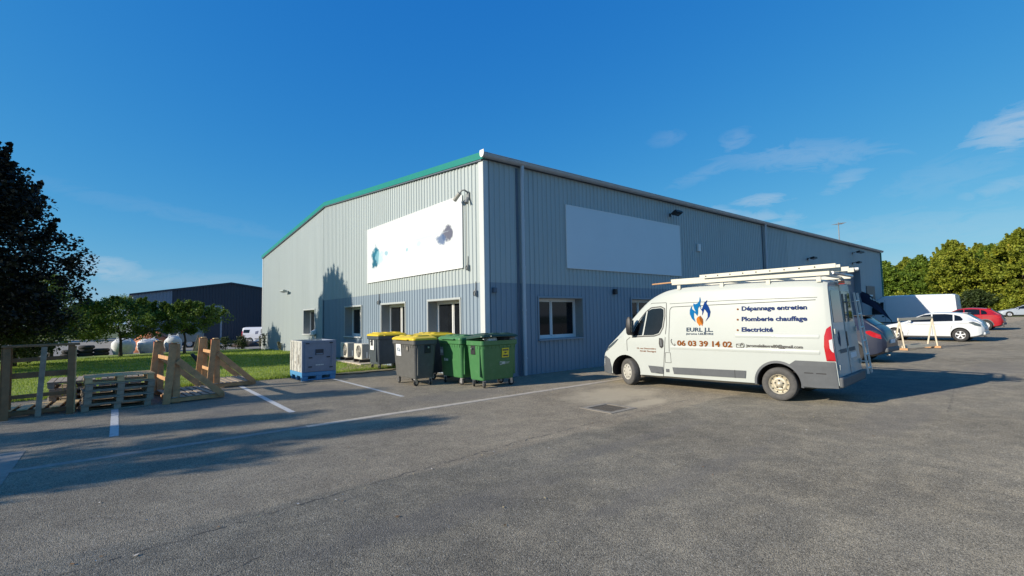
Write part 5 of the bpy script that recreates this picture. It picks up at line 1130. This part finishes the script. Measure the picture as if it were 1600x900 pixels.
def tree(name, label, x, y, H, rad, m, nclump=200, per=70, lsize=.11, base=.18, fork=.2, shape=None, group=None, trunk_r=.16, clump=.42, seed=1, cat='tree', lean=0, limbs=22, sprigs=0):
    q = np.random.default_rng(seed); z0 = G(x, y); t = thing(name, label, cat, (x, y, z0), 0, group)
    shape = shape or (lambda f: math.sin(math.pi*min(1, f*.92+.08))**.65)
    C_ = []; lob = q.uniform(0, 6.28, 6)
    while len(C_) < nclump:
        f_ = q.random()**.9; a = q.uniform(0, 2*math.pi); rmax = rad*shape(f_)*(1+.14*math.sin(2*a+lob[0]+3*f_)+.12*math.sin(3*a+lob[1]-5*f_)+.08*math.sin(5*a+9*f_+lob[2]))
        rr_ = rmax*(q.random()**.45); C_.append((rr_*math.cos(a)+lean*f_*H, rr_*math.sin(a), H*(base+(1-base)*f_*.97)))
    sig = list(clump*q.uniform(.5, 1.15, nclump))
    for k in range(sprigs):                                     # upright shoots that break the outline
        f_ = q.uniform(.45, .98); a = q.uniform(0, 2*math.pi); rr_ = rad*shape(f_)*q.uniform(.55, 1.05); z_ = H*(base+(1-base)*f_*.97)
        for j in range(5): C_.append((rr_*math.cos(a)*(1+.03*j), rr_*math.sin(a)*(1+.03*j), z_+.2*j*H/9)); sig.append(clump*(.42-.07*j))
    C_ = np.array(C_); sig = np.array(sig)
    leaves('crown', leaf_arrays(C_, sig, per, lsize), m, t)
    tr = MB(); top = H*.78; pts = [(lean*H*.5*(k/6)**2 + q.normal(0, .02*k), q.normal(0, .02*k), top*k/6 - .1*(k == 0)) for k in range(7)]
    tr.tube(pts, [trunk_r*(1.25 if k == 0 else 1)*(1-.82*k/6) for k in range(7)], 9)
    for k in range(limbs):
        c = C_[q.integers(nclump)]; zf = max(H*fork*.8, min(c[2]*.72, top*.85)); k6 = zf/top*6; i = min(5, int(k6)); f_ = k6-i
        p0 = Vector(pts[i]).lerp(Vector(pts[i+1]), f_); p3 = Vector(c); p1 = p0.lerp(p3, .35) + Vector((0, 0, .05*H*q.random())); p2 = p0.lerp(p3, .7) + Vector((q.normal(0, .1), q.normal(0, .1), .04*H*q.random()))
        r0 = trunk_r*(1-.75*zf/top)*.55; tr.tube([p0, p1, p2, p3], [r0, r0*.7, r0*.4, r0*.12], 6)
    tr.build('trunk', M['bark'], t, smooth=True, sharp=80); return t
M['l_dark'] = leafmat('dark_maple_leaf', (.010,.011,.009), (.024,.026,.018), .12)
M['l_apple'] = leafmat('apple_leaf', (.06,.11,.018), (.17,.25,.04), .3)
M['l_yel'] = leafmat('yellowing_leaf', (.10,.15,.016), (.34,.36,.04), .35, (.48,.36,.04))
M['l_grn'] = leafmat('deep_green_leaf', (.055,.115,.016), (.20,.28,.035), .35, (.34,.31,.04))
M['l_mid'] = leafmat('hedge_leaf', (.028,.048,.016), (.075,.105,.03), .3)
dome = lambda f: (1-abs(f-.38)/.62)**.55 if f > .38 else .72+.28*(f/.38)
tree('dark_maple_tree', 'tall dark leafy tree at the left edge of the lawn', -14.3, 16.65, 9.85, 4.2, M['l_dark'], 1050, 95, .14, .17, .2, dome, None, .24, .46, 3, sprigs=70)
tree('fruit_tree', 'small spreading fruit tree with a forked trunk behind the stillages', -5.1, 26.0, 3.3, 2.2, M['l_apple'], 120, 85, .10, .42, .25, None, 'small fruit trees on the lawn', .085, .27, 5, lean=.06, limbs=14, sprigs=34)
tree('fruit_tree', 'low bushy fruit tree between the dark maple and the forked one', -8.3, 27.0, 3.6, 3.1, M['l_apple'], 240, 80, .10, .32, .2, None, 'small fruit trees on the lawn', .10, .32, 8, limbs=16, sprigs=34)
tree('fruit_tree', 'shaded bushy fruit tree under the dark maple', -12.2, 20.5, 3.9, 2.4, M['l_mid'], 260, 80, .11, .10, .2, None, 'small fruit trees on the lawn', .10, .34, 9, limbs=16, sprigs=34)
tree('garden_tree', 'pale green tree rising between the dark maple and the navy shed', -11.4, 26.5, 4.9, 1.6, M['l_apple'], 110, 75, .11, .2, .2, None, None, .10, .34, 10, limbs=14)
# trees beside the camera on the left: seen only by their shadows over the bays
cone = lambda f: max(.04, (1-f)**.8)
for k, (x, y, h_, r_) in enumerate(((-21.5, .9, 7.3, 1.5), (-22.5, 2.9, 7.0, 1.6), (-21.8, -.2, 6.2, 1.2), (-23.0, 5.7, 8.2, 2.3))):
    tree('boundary_tree', ('slender', 'bushy', 'low', 'tall', 'broad')[k] + ' boundary tree whose shadow falls across the parking bays', x, y, h_, r_, M['l_mid'], 110, 45, .16, .12, .2, cone, 'boundary trees left of the bays', .12, .38, 20+k, limbs=8)
# tree row beyond the car park
RT = [(92, 11.5, 9.0, 3.4, 'l_grn', 'dark green tree nearest the end of the warehouse'), (93, 7.0, 9.6, 3.6, 'l_grn', 'green tree second from the warehouse end'), (91, 2.6, 11.6, 3.8, 'l_yel', 'yellow-green tree in the middle of the row'), (94, -1.2, 10.5, 3.4, 'l_grn', 'deep green tree right of the middle yellow one'), (91, -4.6, 12.2, 4.2, 'l_yel', 'tallest yellowing tree at the right edge'), (93, -10.0, 12.6, 4.4, 'l_yel', 'yellowing tree just beyond the right edge'), (94, -16, 13, 4.0, 'l_grn', 'green tree out to the right of the row'), (97, 15.5, 9.5, 3.6, 'l_grn', 'green tree hidden behind the warehouse end'), (97, 9.4, 9.8, 3.4, 'l_yel', 'yellow-green tree set back behind the first two trees'), (97, 4.6, 10.6, 3.6, 'l_grn', 'green tree set back left of the middle yellow one'), (98, .6, 11.2, 3.6, 'l_yel', 'yellowing tree set back behind the middle of the row'), (97, -3.2, 11.6, 3.6, 'l_grn', 'green tree set back beside the tallest one')]
for k, (x, y, h_, r_, mm, lb) in enumerate(RT): tree('row_tree', lb, x, y, h_, r_, M[mm], 430, 50, .28, .05, .15, lambda f: (.80+.2*math.sin(math.pi*f)) * (1 if f < .55 else max(.06, 1-((f-.55)/.45)**1.7)), 'tree row beyond the car park', .2, .52, 40+k, limbs=10, sprigs=26)
for k, (x, y, h_, r_, mm, lb) in enumerate(((88.5, 9.0, 3.6, 2.6, 'l_yel', 'low yellow-brown bush at the foot of the left trees'), (88.5, 4.5, 3.2, 2.5, 'l_grn', 'low green bush at the foot of the middle trees'), (88, .2, 3.6, 2.6, 'l_mid', 'low dark bush behind the red hatchback'), (88, -4.0, 3.4, 2.6, 'l_yel', 'low yellow bush behind the silver car'), (88, -8.5, 3.4, 2.8, 'l_mid', 'low dark bush at the right edge'))):
    tree('hedge_bush', lb, x, y, h_, r_, M[mm], 150, 55, .26, .04, .1, None, 'bushes under the tree row', .08, .5, 60+k, cat='bush', limbs=6)
hd = [(-14, 118, 7), (-34, 110, 8), (-60, 100, 9), (30, 140, 8)]
for k, (x, y, h_) in enumerate(hd): tree('far_tree', ('distant tree behind the navy shed', 'distant tree past the blue truck', 'distant tree at the far left', 'distant tree hidden behind the warehouse')[k], x, y, h_, h_*.55, M['l_mid'], 120, 50, .5, .05, .1, None, 'distant trees', .2, .9, 80+k, limbs=6)
for k, (x, y, h_) in enumerate(((-46, 96, 9), (-54, 80, 8), (-66, 84, 10), (-80, 70, 9), (-92, 58, 10), (-24, 104, 7), (-100, 40, 9))):
    tree('far_tree', ('round distant tree left of the blue truck', 'wide distant tree on the left horizon', 'tall distant tree on the left horizon', 'low distant tree past the lawn', 'tall distant tree past the lawn', 'small distant tree just right of the blue truck', 'distant tree furthest out to the left')[k], x, y, h_, h_*.62, M['l_mid'], 130, 45, .5, .04, .1, None, 'distant trees', .2, .95, 100+k, limbs=5)
# small shrubs at the lawn's far edge and weeds at the gable foot
for k, (x, y, h_, r_, lb) in enumerate(((-1.2, 29.6, 1.0, .5, 'small shrub at the far lawn edge nearest the gable'), (-2.2, 30.2, .9, .6, 'small shrub behind the second stillage'), (-3.2, 30.0, .7, .5, 'small low shrub beside the leaning boards'), (-12.5, 30.6, 1.1, .9, 'dark shrub left of the tyre row'))):
    tree('shrub', lb, x, y, h_, r_, M['l_mid'], 30, 50, .08, .1, .1, None, 'shrubs at the far lawn edge', .03, .16, 90+k, cat='shrub', limbs=6)
M['l_weed'] = leafmat('dry_weed', (.10,.12,.08), (.20,.20,.13), .3)
for k, (y, h_) in enumerate(((27.9, .95), (26.6, 1.15), (22.2, .55))):
    t = thing('tall_weed', ('tall pale weed at the far end of the gable foot', 'tallest pale weed against the gable', 'short weed at the middle of the gable foot')[k], 'plant', (-.30, y, G(0, y)+.04), 0, 'weeds along the gable')
    b = MB(); C_ = []
    for j in range(6):
        dx, dy = rnd.uniform(-.15,.15), rnd.uniform(-.25,.25); hh = h_*rnd.uniform(.6, 1); b.tube([(0,0,0), (dx*.4, dy*.4, hh*.5), (dx, dy, hh)], [.012, .009, .004], 5); C_ += [(dx*f_, dy*f_, hh*f_) for f_ in (.3, .5, .7, .9, 1)]
    b.build('stem', M['wood_old'], t); leaves('foliage', leaf_arrays(np.array(C_), np.full(len(C_), .05), 14, .07), M['l_weed'], t)
# grass blades over the near lawn and ragged tufts on its edge
n = 90000
gx = nrg.uniform(-19, -.25, n); gy = 5.25 + nrg.beta(1.0, 1.5, n)*22; tuft = nrg.random(n) < .1; gy = np.where(tuft, 5.25+nrg.normal(0, .09, n), gy)
gz = np.array([G(a, c) for a, c in zip(gx[:1], gy[:1])])[0]*0 + np.array([-1.2*math.tanh(.02*sp(c-18)/1.2) for c in gy]) + .018
hh = nrg.uniform(.03, .085, n)*np.where(tuft, 1.5, 1); an = nrg.uniform(0, 6.28, n); wd = .006+.004*nrg.random(n)+.0004*(gy-5)
base_ = np.stack([gx, gy, gz], 1); dx = np.stack([np.cos(an), np.sin(an), np.zeros(n)], 1)*wd[:, None]; tip = base_ + np.stack([nrg.normal(0, .02, n), nrg.normal(0, .02, n), hh], 1)
v = np.stack([base_-dx, base_+dx, tip], 1).reshape(-1, 3).astype(np.float32)
me = bpy.data.meshes.new('grass'); me.vertices.add(n*3); me.loops.add(n*3); me.polygons.add(n); me.vertices.foreach_set('co', v.ravel()); me.loops.foreach_set('vertex_index', np.arange(n*3, dtype=np.int32)); me.polygons.foreach_set('loop_start', np.arange(0, n*3, 3, dtype=np.int32)); me.update(calc_edges=True)
me.materials.append(leafmat('grass_blade', (.16,.25,.025), (.34,.42,.06), .35, (.46,.42,.14)))
go = link('grass', me); go['kind'] = 'stuff'; go['label'] = 'short bright green grass blades covering the lawn'; go['category'] = 'grass'

# scattered leaf scraps, straw and pale grit on the tarmac
b = MB()
for k in range(420):
    if k < 150: x, y = rnd.uniform(-11, 8), rnd.uniform(-9.5, -3.2)
    elif k < 260: x = rnd.uniform(-12, 1); y = -6.85+.075*(x+12)+rnd.gauss(0, .06) if rnd.random() < .6 else rnd.uniform(4.6, 5.3)
    elif k < 340: x, y = rnd.uniform(-1.2, .4), rnd.gauss(-2.5, .35)
    else: x, y = rnd.uniform(.2, 12), -rnd.random()**2*1.6-.12
    a = rnd.uniform(0, 6.28); L = rnd.uniform(.008, .03); w_ = L*rnd.uniform(.15, .6); c, q = math.cos(a), math.sin(a); z = G(x, y)+.009
    b.v += [(x-c*L, y-q*L, z), (x+q*w_, y-c*w_, z+.004), (x+c*L, y+q*L, z+.002), (x-q*w_, y+c*w_, z)]; i = len(b.v)-4; b.f.append((i, i+1, i+2, i+3)); b.mi.append(k % 3)
lt = b.build('litter', [mat('dry_straw', (.42,.34,.18), .9), mat('dead_leaf', (.16,.09,.04), .9), mat('pale_grit', (.48,.45,.40), .9)])
lt['kind'] = 'stuff'; lt['label'] = 'scattered dry leaf scraps and pale grit on the tarmac'; lt['category'] = 'litter'
